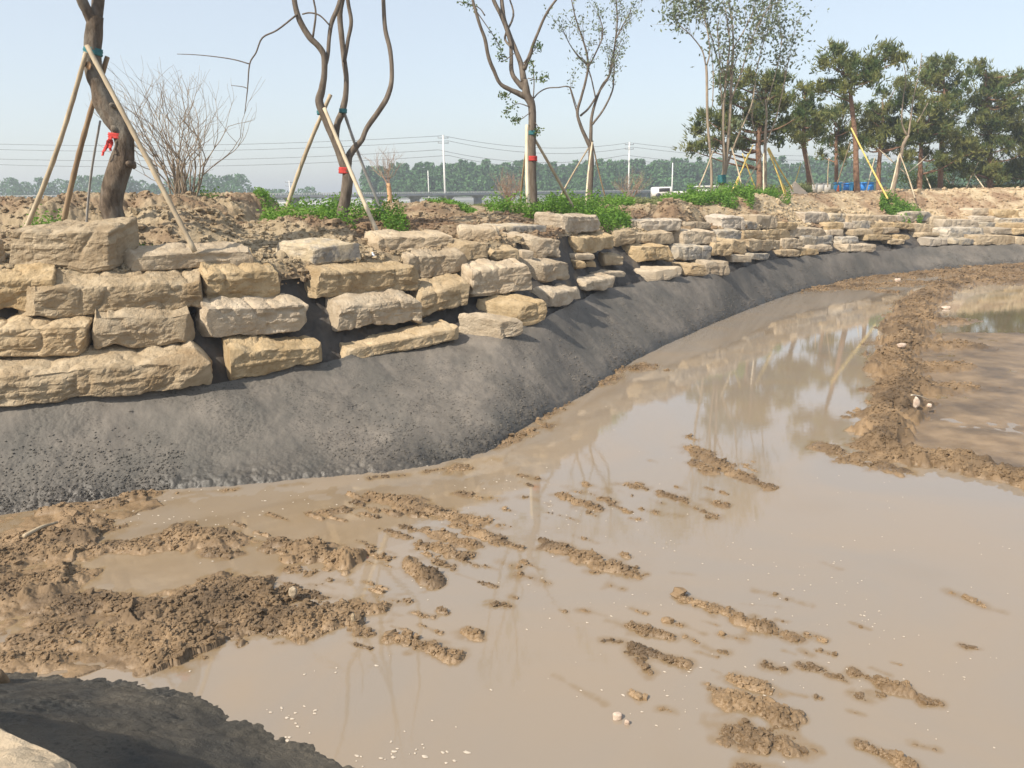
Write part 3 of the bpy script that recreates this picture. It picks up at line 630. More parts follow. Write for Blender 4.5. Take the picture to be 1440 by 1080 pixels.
for a in near_stones:
    a = list(a); e = .5; a[1] -= e*.6; a[4] -= e*.6; a[2] += e; a[5] += e
    stone(*a[:9], label=a[9], group=G1)
rub = [(809,358,366,837,357,365,'largest piece of rubble under the tan block, above the others'), (811,368,377,824,368,377,'lower left piece of rubble under the tan block'), (825,367,375,839,367,375,'lower right piece of rubble under the tan block'), (850,357,375,878,361,372,'rounded boulder in the hollow right of the rubble')]
for r in rub: stone(*r[:6], .3, 0, 'sandstone', r[6], G1, name='small_stone')
# receding wall to the right: (uL, vT, vB, uR, course)
ft = [(964,312,323,999),(1016,304,323,1047),(1048,311,323,1064),(1064,303,322,1092),(1092,313,324,1122),(1111,321,333,1161),(1133,299,314,1166),(1168,300,313,1191),(1160,292,299,1183),(1194,302,318,1229),(1230,303,312,1262),(1263,303,313,1286),(1274,298,312,1309),(1311,304,314,1331),(1368,293,303,1390),(1399,295,306,1432),(1368,304,312,1402),(1404,307,314,1445)]
f2 = [(897,325,343,958),(961,324,343,1009),(1011,324,337,1043),(1047,324,336,1081),(1082,322,336,1111),(1164,313,324,1186),(1187,313,322,1202),(1203,310,321,1224),(1225,312,322,1257),(1259,313,322,1286),(1287,314,326,1314),(1329,309,321,1377),(1378,313,320,1402),(1404,314,321,1450)]
f3 = [(951,346,364,1000),(1004,341,359,1029),(1031,338,357,1050),(1055,337,352,1098),(1100,335,350,1129),(1129,331,344,1174),(1164,323,331,1187),(1201,322,331,1229),(1229,320,329,1243),(1243,320,328,1265),(1332,320,333,1386),(1396,320,329,1427),(1428,321,329,1460),(1300,327,333,1321)]
f4 = [(972,372,387,993),(994,367,386,1026),(1032,359,368,1058),(1058,356,364,1084),(1099,351,360,1126),(1127,350,359,1151),(1139,344,353,1170),(1191,343,354,1232),(1185,333,342,1209),(1222,330,337,1256),(1251,337,343,1273),(1263,330,337,1279),(1306,335,345,1335),(1343,335,343,1374),(1375,331,344,1430),(1431,333,343,1456)]
LM = [(880,'left of the birches'),(985,'before the birch clump'),(1045,'below the yellow poles'),(1100,'below the pale sand pile'),(1150,'left of the blue bins'),(1180,'below the blue bins'),(1235,'below the leaning tree'),(1255,'below the weed tuft'),(1297,'right of the weed tuft'),(1350,'below the dry shrub'),(1395,'by the right edge')]
def lm(u):
    r = LM[0][1]
    for a, b in LM:
        if u >= a: r = b
    return r
CN = ['top course', 'second course', 'third course', 'lowest course']
tmp = []
for ci, L_ in enumerate((ft, f2[1:], f3, f4)):
    for (uL, vT, vB, uR) in L_: tmp.append((ci, uL, vT, vB, uR, lm((uL+uR)/2)))
ORD = ['leftmost there', 'second there', 'third there', 'fourth there', 'fifth there']
for k, (ci, uL, vT, vB, uR, l) in enumerate(tmp):
    same = [q for q in tmp if q[0] == ci and q[5] == l]; i = sorted(q[1] for q in same).index(uL)
    ar = (uR-uL)/(vB-vT); size = 'long flat' if ar > 3.3 else 'squat' if ar < 1.7 else 'tan'
    m = ['sandstone', 'sandstone', 'sandstone_pale', 'sandstone', 'sandstone_stained'][(k*7+ci) % 5]
    lab = f"{size} block, {CN[ci]} of far wall, {l}" + (f", {ORD[i]}" if len(same) > 1 else '')
    j = rnd.uniform(-1.2, 1.2)
    stone(uL-1, vT+j*.5, vB+1, uR+1, vT-j*.5, vB+rnd.uniform(-.6, .8), .8, rnd.uniform(-.5, .1), m, lab, G1)
# stones just outside the frame continue the wall a little way
for (uL, vT, vB, uR) in [(1462,313,322,1510),(1465,324,334,1520),(1468,336,346,1540),(1520,312,324,1570),(1530,326,338,1590)]:
    stone(uL, vT, vB, uR, vT, vB-1, .8, 0, 'sandstone', 'tan blocks continuing the wall past the right photo edge', 'blocks beyond the right photo edge')
# pale block right below the camera
p = unp(50, 1120, 1.75)
def hitnb(u, v):
    d = ray(u, v); 
    for Y in np.linspace(1.0, 6, 1500):
        x = d[0]/d[1]*Y; z = H+d[2]/d[1]*Y
        zz = float(nbz(np.array([x]), np.array([Y]))[0][0])
        if zz >= z: return np.array([x, Y, zz])
    return None
e1 = unp(-330, 893, 1.80); e2 = unp(150, 1066, 1.80); ed = (e2-e1)/np.linalg.norm(e2-e1); en = np.array([ed[1], -ed[0], 0])*.62; dn = np.array([0, 0, .52])
stone(0, 0, 0, 100, 0, 0, .6, 0, 'sandstone_pale', 'sunlit pale block cut off by the bottom left corner, below the camera', None, Y=2.6, C8o=[e1+en-dn, e2+en-dn, e1-dn, e2-dn, e1+en, e2+en, e1, e2])
# ------------------------------------------------------------------ woody plants
def wpath(pts, Y, s=0, spread=.0, n=4):
    """photo polyline (u, v, width px) at depth Y -> smooth world path and radii"""
    P = []; R = []
    for i, q in enumerate(pts):
        y = Y+spread*i/max(1, len(pts)-1)
        p = aty(q[0], q[1], y); P.append(p); R.append(q[2]*y/F/2)
    C = catmull(P, n); r = np.interp(np.linspace(0, 1, len(C)), np.linspace(0, 1, len(R)), R)
    return C, r
def up_beyond(mb, P, r, rs, L=2.2):
    d = P[-1]-P[-2]; d /= np.linalg.norm(d); q = [P[-1]]
    for k in range(5): d = d+rs.normal(size=3)*.14; d[2] += .06; d /= np.linalg.norm(d); q.append(q[-1]+d*L/5)
    tube(mb, catmull(q, 2), np.linspace(r, r*.35, 11), 5); return np.array(q)
def twigs(mb, P, r0, rs, n, L, tips, lo=.25, rr=.35, seg=4, grav=.0, ang=.9):
    for k in range(n):
        i = rs.randint(int(len(P)*lo), len(P)-1); d = P[i+1]-P[i]; d /= np.linalg.norm(d)+1e-9
        d = d+rs.normal(size=3)*ang*.6; d[2] += .25; d /= np.linalg.norm(d); q = [P[i]]; l = L*rs.uniform(.5, 1.2)
        for j in range(5): d = d+rs.normal(size=3)*.16; d[2] -= grav; d /= np.linalg.norm(d); q.append(q[-1]+d*l/5)
        r = (r0[i] if hasattr(r0, '__len__') else r0)*rr
        tube(mb, q, np.linspace(r, r*.3, 6), seg); tips.append(np.array(q))
def leafcloud(mb, tips, n, sz, rs, sp=.10, lo=.3):
    C = []
    for q in tips:
        t = rs.uniform(lo, 1, n)*(len(q)-1); i = np.minimum(t.astype(int), len(q)-2); f = (t-i)[:, None]
        C.append(q[i]*(1-f)+q[i+1]*f+rs.normal(size=(n, 3))*sp)
    C = np.concatenate(C); leaves(mb, C, sz*rs.uniform(.7, 1.3, len(C)), sz*.5)
def tree(name, base, label, cat='tree', group=None): return empty(name, base, label, cat, group)
GT = 'planted trees held by poles'
# --- tree 1, thick leaning trunk with red ribbon
Y1 = 13.7; rs = np.random.RandomState(1)
r1 = tree('tree', aty(167, 335, Y1), 'thick crooked dark trunk with a red ribbon, leftmost tree, propped by poles', group=GT)
mb = MB()
T1 = [(172,345,34),(167,327,31),(161,308,27),(156,288,27),(160,262,29),(170,228,29),(175,205,27),(168,180,23),(158,165,25),(146,145,24),(138,120,20),(131,100,21),(130,70,21),(133,40,21),(135,22,19)]
P, R = wpath(T1, Y1, n=9); R = R*(.93+.14*vn2(np.arange(len(R))*.17, np.zeros(len(R)), 4)); tube(mb, P, R, 26, .15, 3, .16)
P, R = wpath([(133,36,16),(137,10,15),(139,-20,15),(142,-70,14),(150,-130,12)], Y1, spread=.3); tube(mb, P, R, 12, .1, 4); up_beyond(mb, P, R[-1], rs)
P, R = wpath([(131,36,13),(124,18,14),(116,2,13),(105,-30,12),(90,-90,11)], Y1, spread=-.3); tube(mb, P, R, 12, .1, 5); up_beyond(mb, P, R[-1], rs)
for (u, v, s) in [(164,183,9),(125,92,8),(184,232,7),(161,150,6)]:   # knots and old cuts
    p = aty(u, v, Y1-.10); tube(mb, [p+np.array([0, .1, 0]), p+np.array([-.02, -.05, .02]), p+np.array([-.02, -.09, .02])], [s*Y1/F*.7, s*Y1/F*.55, s*Y1/F*.3], 8, .2, 7)
mb.build('trunk', M['bark'], r1)
mb = MB(); p = aty(125, 92, Y1-.18); tube(mb, [p, p+np.array([-.006, -.012, 0])], [.065, .06], 9, .1); mb.build('sawn_branch_stub', M['wood_cut'], r1)
# --- tree 2, three crooked stems
Y2 = 18.0
r2 = tree('tree', aty(481, 318, Y2), 'bare crooked tree with three snaking stems rising from the left weed patch', group=GT)
mb = MB()
P, R = wpath([(480,325,19),(481,305,17),(486,275,15),(489,250,15),(487,232,13)], Y2, n=4); tube(mb, P, R, 12, .1, 1)
P, R = wpath([(487,240,14),(477,211,12),(464,182,11),(455,160,11),(449,142,11),(453,125,9),(456,105,8),(456,80,8),(449,66,8),(436,53,8),(424,34,8),(416,12,7),(412,-15,7),(405,-60,6)], Y2, spread=-.4); tube(mb, P, R, 9, .1, 2); up_beyond(mb, P, R[-1], rs)
P, R = wpath([(457,95,5),(461,78,5),(463,52,5),(467,30,6),(476,8,6),(482,-20,5),(488,-60,4)], Y2-.2, spread=.3); tube(mb, P, R, 7, .1, 3); up_beyond(mb, P, R[-1], rs)
P, R = wpath([(479,215,8),(473,195,8),(474,176,9),(481,158,9),(486,135,8),(487,110,7),(484,85,7),(481,55,7),(478,20,7),(484,-15,6),(486,-60,5)], Y2+.2, spread=.5); tube(mb, P, R, 9, .1, 4); up_beyond(mb, P, R[-1], rs)
P, R = wpath([(484,88,5),(490,53,5),(494,30,5),(489,0,5),(487,-50,4)], Y2+.4); tube(mb, P, R, 7, .1, 5)
P, R = wpath([(488,238,11),(491,220,10),(499,208,9),(509,197,7),(516,180,7),(535,153,7),(546,133,7),(551,108,6),(549,72,6),(542,42,6),(539,0,5),(537,-50,4)], Y2+.1, spread=.7); tube(mb, P, R, 9, .1, 6); up_beyond(mb, P, R[-1], rs)
P, R = wpath([(418,20,2.6),(390,42,2.2),(369,53,2.2),(360,74,2),(351,90,2),(348,125,1.6),(344,160,1)], Y2-.4); tube(mb, P, R, 5)
P, R = wpath([(351,90,1.6),(330,84,1.4),(305,80,1.2),(275,77,1),(249,76,.8)], Y2-.4); tube(mb, P, R, 4)
P, R = wpath([(347,124,1.2),(341,122,1),(325,120,.7)], Y2-.4); tube(mb, P, R, 4)
P, R = wpath([(464,36,2),(450,22,2),(436,18,2),(425,20,2)], Y2-.3); tube(mb, P, R, 4)
P, R = wpath([(440,52,3),(444,20,2.6),(441,0,2.4),(436,-30,2)], Y2-.3); tube(mb, P, R, 5)
mb.build('trunk', M['bark_grey'], r2)
# --- tree 3
Y3 = 23.5; rs = np.random.RandomState(5)
r3 = tree('tree', aty(750, 303, Y3), 'dark forked tree with sparse leaf tufts rising from the large weed patch', group=GT)
mb = MB(); tips = []
P, R = wpath([(752,315,15),(750,286,13),(748,240,12),(748,194,11),(748,150,11),(741,134,11),(737,112,9)], Y3, n=4); tube(mb, P, R, 11, .1, 1)
for pts, sp in [([(742,138,8),(728,131,7),(715,125,6),(703,117,5),(694,98,5),(687,80,5),(682,55,4.5),(675,36,4),(668,12,4),(662,-10,3)], -.6), ([(739,125,8),(731,119,7),(720,103,6),(719,80,5),(718,61,5),(712,40,5),(704,20,5),(694,0,5),(686,-30,4)], .2),
                ([(737,115,9),(733,92,7),(725,70,6),(717,50,6),(709,28,6),(706,5,5),(703,-30,4)], .5), ([(737,98,6),(745,78,5),(750,62,4),(757,45,3.5),(764,28,3.5),(773,12,3),(784,-3,3),(800,-25,2)], -.4),
                ([(718,66,3),(710,52,3),(722,22,2.6),(716,-4,2)], .8)]:
    P, R = wpath(pts, Y3, spread=sp); tube(mb, P, R, 8, .08, 2); q = up_beyond(mb, P, R[-1], rs, 2.0); twigs(mb, q, R[-1], rs, 5, 1.0, tips)
P, R = wpath([(749,140,1.8),(758,130,1.6),(770,124,1.6),(785,123,1.5),(800,122,1.5),(806,135,1.3),(811,150,1)], Y3+1); tube(mb, P, R, 4)
for q in [[(750,138,1.6),(751,115,1.4),(749,85,1)], [(682,22,1.8),(672,10,1.2),(645,2,.8)], [(667,12,1.5),(680,30,1.2),(695,52,1.2),(705,70,1)], [(720,128,1.4),(712,136,1),(704,131,.8)], [(744,150,1.6),(727,146,1),(708,160,.8)], [(746,158,1.2),(732,168,1),(722,170,.8)], [(742,110,1.3),(757,112,1),(770,106,.8)], [(735,90,1.4),(752,70,1),(757,62,.8)], [(752,172,1.2),(757,180,1),(753,192,.8)], [(723,75,1.4),(708,85,1),(704,72,.8)]]:
    P, R = wpath(q, Y3-.1); tube(mb, P, R, 4); tips += [P[len(P)//3:]]*2
mb.build('trunk', M['bark_grey'], r3)
mb = MB(); leafcloud(mb, tips, 26, .10, rs, .07); mb.build('foliage', M['leaf'], r3)
# --- tree 4
Y4 = 33.0; rs = np.random.RandomState(6)
r4 = tree('tree', aty(829, 290, Y4), 'slender pale forked tree with feathery leaves at the right end of the large weed patch', group=GT)
mb = MB(); tips = []
P, R = wpath([(828,298,10),(829,270,9),(831,235,8),(831,205,7)], Y4, n=4); tube(mb, P, R, 8, .08, 1)
for pts, sp, tw in [([(831,208,6),(824,194,5),(817,178,4.5),(812,158,4),(818,135,3.5),(824,112,3),(827,92,3),(824,70,2.6),(816,45,2),(808,20,1.6),(802,-10,1.2)], -.5, 9), ([(831,205,5),(831,185,4.5),(832,165,4),(838,142,3.5),(847,120,3),(856,108,3),(861,88,2.5),(865,60,2.2),(868,30,2),(866,-5,1.5)], .5, 18),
                    ([(833,175,3),(848,155,2.6),(861,128,2.2),(863,108,1.8),(864,85,1.2)], .9, 5), ([(816,163,3),(828,152,2.5),(842,130,2.2),(854,112,2),(862,90,1.6)], .2, 4), ([(827,95,2.4),(836,78,2),(848,48,1.6),(842,20,1.2)], -.2, 10), ([(826,92,2),(812,78,1.6),(800,60,1.2),(790,38,.9)], -.8, 6), ([(866,55,2),(876,35,1.4),(888,14,1)], .6, 8), ([(812,160,2),(806,140,1.6),(801,122,1.2)], -.2, 2), ([(838,140,2),(832,112,1.6),(828,98,1.2)], 0, 2)]:
    P, R = wpath(pts, Y4, spread=sp); tube(mb, P, R, 6, .08, 2); twigs(mb, P, R, rs, tw, 1.15, tips, lo=.5, rr=.4, ang=.7)
mb.build('trunk', M['bark_grey'], r4)
mb = MB(); leafcloud(mb, tips, 20, .12, rs, .12); mb.build('foliage', M['leaf_grey'], r4)
# --- trees 5-7: tall leafy clumps
def clump(base, stems, Yc, label, bark, leafm, ntw, L, nl, sz, seed, group=GT, sp=.22):
    rs = np.random.RandomState(seed); r = tree('tree', aty(base[0], base[1], Yc), label, group=group); mb = MB(); tips = []
    for pts, s, tw in stems:
        P, R = wpath(pts, Yc, spread=s); R = R*.70; tube(mb, P, R, 6, .08, seed); twigs(mb, P, R, rs, int(tw*ntw), L, tips, lo=.45, rr=.4, ang=.8)
    mb.build('trunk', M[bark], r); mb = MB(); leafcloud(mb, tips, nl, sz, rs, sp); mb.build('foliage', M[leafm], r); return r
clump((1013, 284), [([(1012,292,11),(1014,262,9),(1021,225,7),(1026,170,6),(1029,108,5),(1031,72,4),(1030,36,3),(1024,0,2),(1020,-30,1.5)], .2, 1), ([(1014,284,9),(1018,240,6),(1017,170,5),(1021,110,4),(1026,60,3),(1020,10,2)], -.4, .9), ([(1012,280,7),(1022,235,5),(1036,196,3.5),(1056,150,2.6),(1062,120,2)], .6, .2),
      ([(1028,140,4),(1040,110,3),(1052,70,2.4),(1066,35,2),(1085,5,1.5)], .6, 1.4), ([(1019,110,3),(1008,80,2.4),(1000,50,2),(990,18,1.4),(975,-5,1)], -.7, 1.5), ([(1029,72,3),(1048,40,2),(1062,10,1.5)], 1, 1), ([(1017,180,2.6),(1012,90,2),(1008,30,1.6)], -.9, .7)], 38,
      'tall slender clump of pale stems with airy leaves, teal wrapped at the base', 'bark_pale', 'leaf_grey', 17, 1.6, 14, .20, 21)
clump((1003, 284), [([(1001,290,6),(1000,230,5),(995,170,5),(994,110,5),(993,92,4.5)], .0, .05), ([(993,94,3),(987,70,2.4),(970,48,2),(955,35,1.5),(948,20,1)], -.5, 1.5), ([(994,92,3),(998,72,2.4),(994,40,2),(985,10,1.4),(975,-20,1)], .3, 1.4), ([(1002,150,2),(1003,105,1.8),(1000,72,1.4)], .3, .4)], 37,
      'thin single stemmed tree with leaves only at its top, left of the tall birch clump', 'bark_pale', 'leaf_grey', 16, 1.4, 14, .20, 22)
clump((1075, 285), [([(1077,292,8),(1076,250,7),(1076,200,6),(1078,160,4),(1076,140,3)], 0, .1), ([(1076,205,3),(1090,170,2.6),(1098,140,2.2),(1104,110,2),(1110,80,1.5),(1118,40,1),(1126,22,.8)], .6, 1.2), ([(1077,150,2.4),(1086,120,2),(1095,85,1.6),(1099,50,1.2),(1092,20,1)], .2, 1.5), ([(1075,150,2.4),(1062,120,2),(1068,80,1.6),(1080,40,1.2),(1085,0,1)], -.5, 1.4), ([(1072,220,2),(1058,170,1.6),(1060,120,1.2)], -.8, .4)], 40,
      'slender leafy tree between the birch clump and the sand pile, ringed by yellow poles', 'bark_pale', 'leaf_grey', 16, 1.4, 14, .20, 23)
clump((1256, 272), [([(1253,278,8),(1262,240,8),(1270,205,7),(1277,190,6)], 0, .1), ([(1276,192,4),(1268,172,3),(1270,140,2.4),(1274,110,1.6),(1270,85,1.2)], -.3, .5), ([(1277,192,4),(1281,165,3),(1284,140,2),(1294,95,1.6),(1296,75,1)], .3, .6), ([(1290,172,2),(1305,145,1.4)], .3, .3)], 47,
      'leaning tree with a slender fork and few leaves, behind the round weed tuft', 'bark_pale', 'leaf_grey', 6, 1.1, 10, .16, 24)
# --- bare many-stemmed shrubs
def vase(name, base, Y, ulo, uhi, vtop, n, label, m, seed, w0, gen=3, fl=0, group=None):
    rs = np.random.RandomState(seed); b = aty(base[0], base[1], Y); r = tree(name, b, label, 'tree', group); mb = MB(); tips = []
    s = Y/F; hgt = (base[1]-vtop)*s
    def grow(p, d, l, rad, g):
        q = [p]
        k = 6
        for j in range(k): d = d+rs.normal(size=3)*.10; d[2] += .05; d = d/np.linalg.norm(d); q.append(q[-1]+d*l/k)
        q = np.array(q); tube(mb, q, np.linspace(rad, rad*.6, k+1), 5 if g > 1 else 4, .06, seed); 
        if g <= 0: tips.append(q); return
        for c in range(rs.randint(2, 4)):
            i = rs.randint(2, k+1) if c else k
            dd = d+rs.normal(size=3)*np.array([.5, .5, .25]); dd[2] += .05; grow(q[i], dd/np.linalg.norm(dd), l*rs.uniform(.55, .85), rad*.55, g-1)
    for k in range(n):
        ang = rs.uniform(0, 2*math.pi); t = rs.uniform(.1, 1)**.55; wd = (uhi-ulo)/2*s/hgt
        d = np.array([math.cos(ang)*t*wd*1.7+((ulo+uhi)/2-base[0])*s/hgt, math.sin(ang)*t*wd*1.5, 1.0]); l = np.linalg.norm(d)*hgt
        grow(b+rs.normal(size=3)*np.array([.06, .06, 0])*w0, d/np.linalg.norm(d), l*.34, .017*w0, gen)
    mb.build('branches', m, r)
    if fl: mb = MB(); leafcloud(mb, tips, fl, .05*w0, rs, .05); mb.build('leaves', M['weed_dull'], r)
    return r
vase('bare_tree', (259, 303), 19.5, 172, 335, 92, 24, 'bare many stemmed vase shaped tree standing behind the thick leaning pole', M['bark_pale'], 41, 1.35)
vase('bare_tree', (546, 262), 30, 516, 574, 205, 7, 'small leafless tree with orange trunk and reddish twigs left of the tall utility pole', M['twig'], 42, 1.0, 3)
mb = MB(); P, R = wpath([(548,292,7),(548,275,6),(546,258,6)], 30); tube(mb, P, R, 8, .1)
mb.build('trunk', M['wood_cut'], [o for o in scn.objects if o.get('label', '').startswith('small leafless')][0])
vase('bare_shrub', (717, 287), 34, 690, 745, 232, 26, 'reddish brown leafless shrub just left of the dark forked tree', M['twig'], 43, .9, 2)
vase('bare_shrub', (885, 287), 38, 856, 912, 232, 20, 'reddish brown leafless shrub between the slender forked tree and the white truck', M['twig'], 44, .9, 2, 3)
vase('bare_shrub', (1369, 277), 52, 1358, 1383, 250, 16, 'small dry straw coloured shrub standing before the right hand pines', M['bamboo'], 45, .7, 1)
vase('bare_shrub', (1153, 283), 44, 1138, 1172, 272, 14, 'low dry twiggy shrub on the dirt rise left of the blue bins', M['bamboo'], 46, .6, 1)

# ------------------------------------------------------------------ pines
def pine(base, Y, trunkpts, clumps, label, seed, dens=1.0):
    rs = np.random.RandomState(seed); r = tree('pine_tree', aty(base[0], base[1], Y), label, 'pine tree', 'pine trees behind the bank'); s = Y/F
    mb = MB(); P, R = wpath(trunkpts, Y, n=4); tube(mb, P, R, 8, .12, seed)
    nd = MB(); C = []; D = []; 
    for (u, v, rx, ry) in clumps:
        n = max(3, int(rx*ry/41*dens))
        for k in range(n):
            a = rs.uniform(0, 2*math.pi); q = rs.uniform(0, 1)**.5
            dy = rs.normal()*rx*s*.7
            c = aty(u+math.cos(a)*q*rx, v+math.sin(a)*q*ry, Y)+np.array([0, dy, 0])
            if k % 2 == 0:                            # limb to the clump
                i = np.argmin(np.abs(P[:, 2]-(c[2]-abs(c[0]-P[len(P)//2, 0])*.35))); 
                m_ = (P[i]+c)/2+rs.normal(size=3)*.12*np.array([1, 1, .6]); m_[2] -= .12
                tube(mb, catmull([P[i], m_, c], 3), np.linspace(min(R[i]*.5, .07), .018, 7), 4)
            t = 34; dirs = rs.normal(size=(t, 3)); dirs[:, 2] = np.abs(dirs[:, 2])*1.1+.25
            cc = c+rs.normal(size=(t, 3))*np.array([.26, .26, .20])
            C.append(cc); D.append(dirs)
            C.append(np.tile(c, (8, 1))+rs.normal(size=(8, 3))*.05+[0, 0, .1]); dd = rs.normal(size=(8, 3))*.35; dd[:, 2] = 1.2; D.append(dd); C.append(np.tile(c+[0, 0, .22], (5, 1))+rs.normal(size=(5, 3))*.03); dd = rs.normal(size=(5, 3))*.2; dd[:, 2] = 1; D.append(dd)
    C = np.concatenate(C); D = np.concatenate(D)
    global nrs
    nrs = rs
    for rep in range(3): blades(nd, C+rs.normal(size=C.shape)*.06, D+rs.normal(size=D.shape)*.35, rs.uniform(.22, .42, len(C)), np.full(len(C), .085))
    mb.build('trunk', M['pine_bark'], r); nd.build('needles', M['needles'], r, smooth=False)
pine((1068, 275), 48, [(1066,283,9),(1068,250,8),(1066,200,7),(1074,150,5),(1080,112,3)], [(1075,115,32,14),(1030,120,20,16),(1048,145,36,18),(1090,140,24,18),(1010,165,26,12),(1040,175,30,14),(1085,172,30,14),(980,185,18,6),(1010,200,24,8),(970,208,12,5),(1040,205,26,8),(1095,195,16,8)], 'broad dark pine behind the birch clump, its lowest limbs reaching far left', 61)
pine((1137, 272), 52, [(1139,276,8),(1137,240,7),(1130,200,6),(1132,160,4),(1131,130,2)], [(1131,128,8,12),(1128,150,22,14),(1140,165,26,16),(1125,180,26,14),(1120,200,16,10),(1150,190,14,12)], 'narrow spiky topped pine between the broad pine and the tall flat topped pine', 62)
pine((1205, 270), 46, [(1206,278,9),(1204,240,8),(1203,200,7),(1199,160,6),(1196,130,5),(1198,110,3)], [(1176,72,12,8),(1168,88,16,8),(1190,95,22,12),(1215,105,20,12),(1235,92,14,10),(1200,118,20,8),(1248,75,7,9),(1255,84,12,5),(1160,122,14,5),(1184,128,14,7),(1228,112,12,6)], 'tall pine with bare lower trunk and flat windswept top, near the blue bins', 63)
pine((1175, 270), 56, [(1176,275,6),(1176,240,5),(1176,190,4)], [(1172,160,24,12),(1180,178,24,12),(1168,195,18,10),(1185,205,20,10),(1180,150,12,8),(1175,222,18,8)], 'smaller pine filling the gap just left of the tall flat topped pine', 64)
pine((1235, 270), 55, [(1235,275,7),(1236,235,6),(1240,190,5),(1242,150,3)], [(1245,150,22,14),(1228,170,20,16),(1255,175,26,18),(1240,198,28,14),(1268,195,20,16),(1255,130,14,12),(1222,200,12,10)], 'rounded pine right of the tall flat topped pine', 65)
pine((1294, 270), 54, [(1293,276,7),(1294,235,6),(1296,190,5),(1298,130,3)], [(1275,125,16,12),(1298,115,16,16),(1290,145,26,16),(1310,160,24,18),(1285,178,26,18),(1310,195,26,16),(1290,215,26,12),(1318,222,20,10)], 'dense mid green pine behind the leaning forked tree', 66)
pine((1323, 270), 56, [(1322,278,8),(1323,240,7),(1325,190,6),(1328,140,5),(1326,105,3)], [(1322,95,20,12),(1338,90,12,10),(1316,115,18,12),(1340,112,16,12),(1330,130,18,8),(1345,150,20,14),(1332,180,26,14),(1348,205,22,14),(1340,228,24,10)], 'tall bushy topped pine with a reddish trunk behind the crossed white poles', 67, 1.25)
pine((1395, 270), 57, [(1392,280,8),(1392,240,7),(1392,190,6),(1388,140,5),(1386,100,3)], [(1376,100,10,14),(1390,118,20,14),(1410,120,16,14),(1425,118,9,12),(1376,140,20,14),(1400,145,26,16),(1420,150,14,12),(1385,172,28,16),(1410,178,22,16),(1372,205,24,16),(1400,208,28,16),(1380,235,22,10),(1405,238,22,10),(1390,252,20,7),(1362,240,16,8)], 'large dense pine with twin spires near the right photo edge', 68, 1.25)
pine((1440, 270), 58, [(1446,280,9),(1445,240,8),(1444,190,6),(1446,150,3)], [(1440,170,14,14),(1452,150,16,16),(1436,190,12,14),(1450,200,22,20),(1440,225,16,14),(1455,240,20,14),(1480,180,24,24),(1480,220,24,20),(1425,248,18,8)], 'pine cut by the right photo edge', 69, 1.2)
# low green bushes under the pines
def bush(name, u, v, Y, rx, ry, label, m, n, sz, seed, cat='bush', group=None):
    rs = np.random.RandomState(seed); b = aty(u, v, Y); r = tree(name, b, label, cat, group); s = Y/F; mb = MB(); C = []
    st = MB()
    for k in range(9):
        a = rs.uniform(0, 6.28); tip = b+np.array([math.cos(a)*rx*s*.7, math.sin(a)*rx*s*.7, ry*s*rs.uniform(.9, 1.7)]); tube(st, catmull([b, (b+tip)/2+rs.normal(size=3)*.08, tip], 3), np.linspace(.03, .01, 7), 4)
        c = tip+rs.normal(size=(n//9, 3))*np.array([rx*s*.36, rx*s*.36, ry*s*.42]); C.append(c)
    C = np.concatenate(C); C[:, 2] = np.maximum(C[:, 2], b[2]+.03); leaves(mb, C, sz*rs.uniform(.6, 1.4, len(C)), sz*.45)
    st.build('stems', M['twig'], r); mb.build('foliage', m, r)
for i, (u, v, Y, rx, ry, l) in enumerate([(1283,270,60,24,12,'dark low bush behind the small weed tuft'), (1340,268,61,26,14,'low bush between the white poles and the dry shrub'), (1385,267,62,26,16,'bushy evergreen behind the dry straw coloured shrub'), (1424,267,60,24,12,'yellow green bush near the right photo edge'), (1310,269,60,18,6,'small flat bush at the foot of the crossed white poles'), (1470,266,60,30,16,'bush just past the right photo edge'), (1200,272,60,10,5,'tiny bush beside the blue bins')]):
    if i < 6: bush('bush', u, v-2, Y, rx, ry*1.35, l, M['shrub'], 1500, .16, 80+i, group='bushes under the pines')
# hedge line behind pines fills low sky gaps
# ------------------------------------------------------------------ weeds
def weeds(label, patches, m, seed, dens=1.0, name='weeds', h0=.32):
    rs = np.random.RandomState(seed); mb = MB()
    for (u0, u1, vb, Y, dy, h) in patches:
        w_ = (u1-u0)*Y/F; n = int(w_*dy*230*dens)
        u = rs.uniform(u0, u1, n); y = Y+rs.uniform(-.5, .5, n)*dy*np.sqrt(np.clip(1-((u-(u0+u1)/2)/((u1-u0)/2))**2*.8, .1, 1))
        x = np.array([aty(a, vb, b)[0] for a, b in zip(u, y)])
        z = bank(x, y, False); k = fbm(x*1.3, y*1.3, seed, 3) > .40; x, y, z = x[k], y[k], z[k]; n = len(x)
        hh = h*rs.uniform(.4, 1.1, n)*(.5+vn2(x*2, y*2, seed+2)*1.0)*(Y/20)**.3
        for lv in range(4):
            c = np.stack([x+rs.normal(size=n)*.05, y+rs.normal(size=n)*.05, z+hh*(lv+.6)/4], 1)
            leaves(mb, c, rs.uniform(.05, .11, n)*(Y/20)**.5, .045*(Y/20)**.5, .5)
    o = mb.build(name, m); tag(o, label, 'weeds', None, 'stuff'); return o
weeds('green weed patch around the foot of the tree with three snaking stems', [(372,475,318,18.0,2.4,.46),(450,570,318,18.4,2.6,.46)], M['weed'], 90)
weeds('large bright green weed patch around the dark forked tree', [(683,760,306,23,3.0,.5),(740,885,305,26,4.5,.5),(850,890,300,31,2,.4)], M['weed'], 91)
weeds('green weed patch at the foot of the tall birch clump', [(965,1058,302,35,3,.55),(930,1000,302,34,3,.35),(1040,1110,294,39,3,.35)], M['weed'], 92)
weeds('small round weed tuft below the leaning tree at right', [(1238,1297,293,44,2.5,.42)], M['weed'], 93, 1.4)
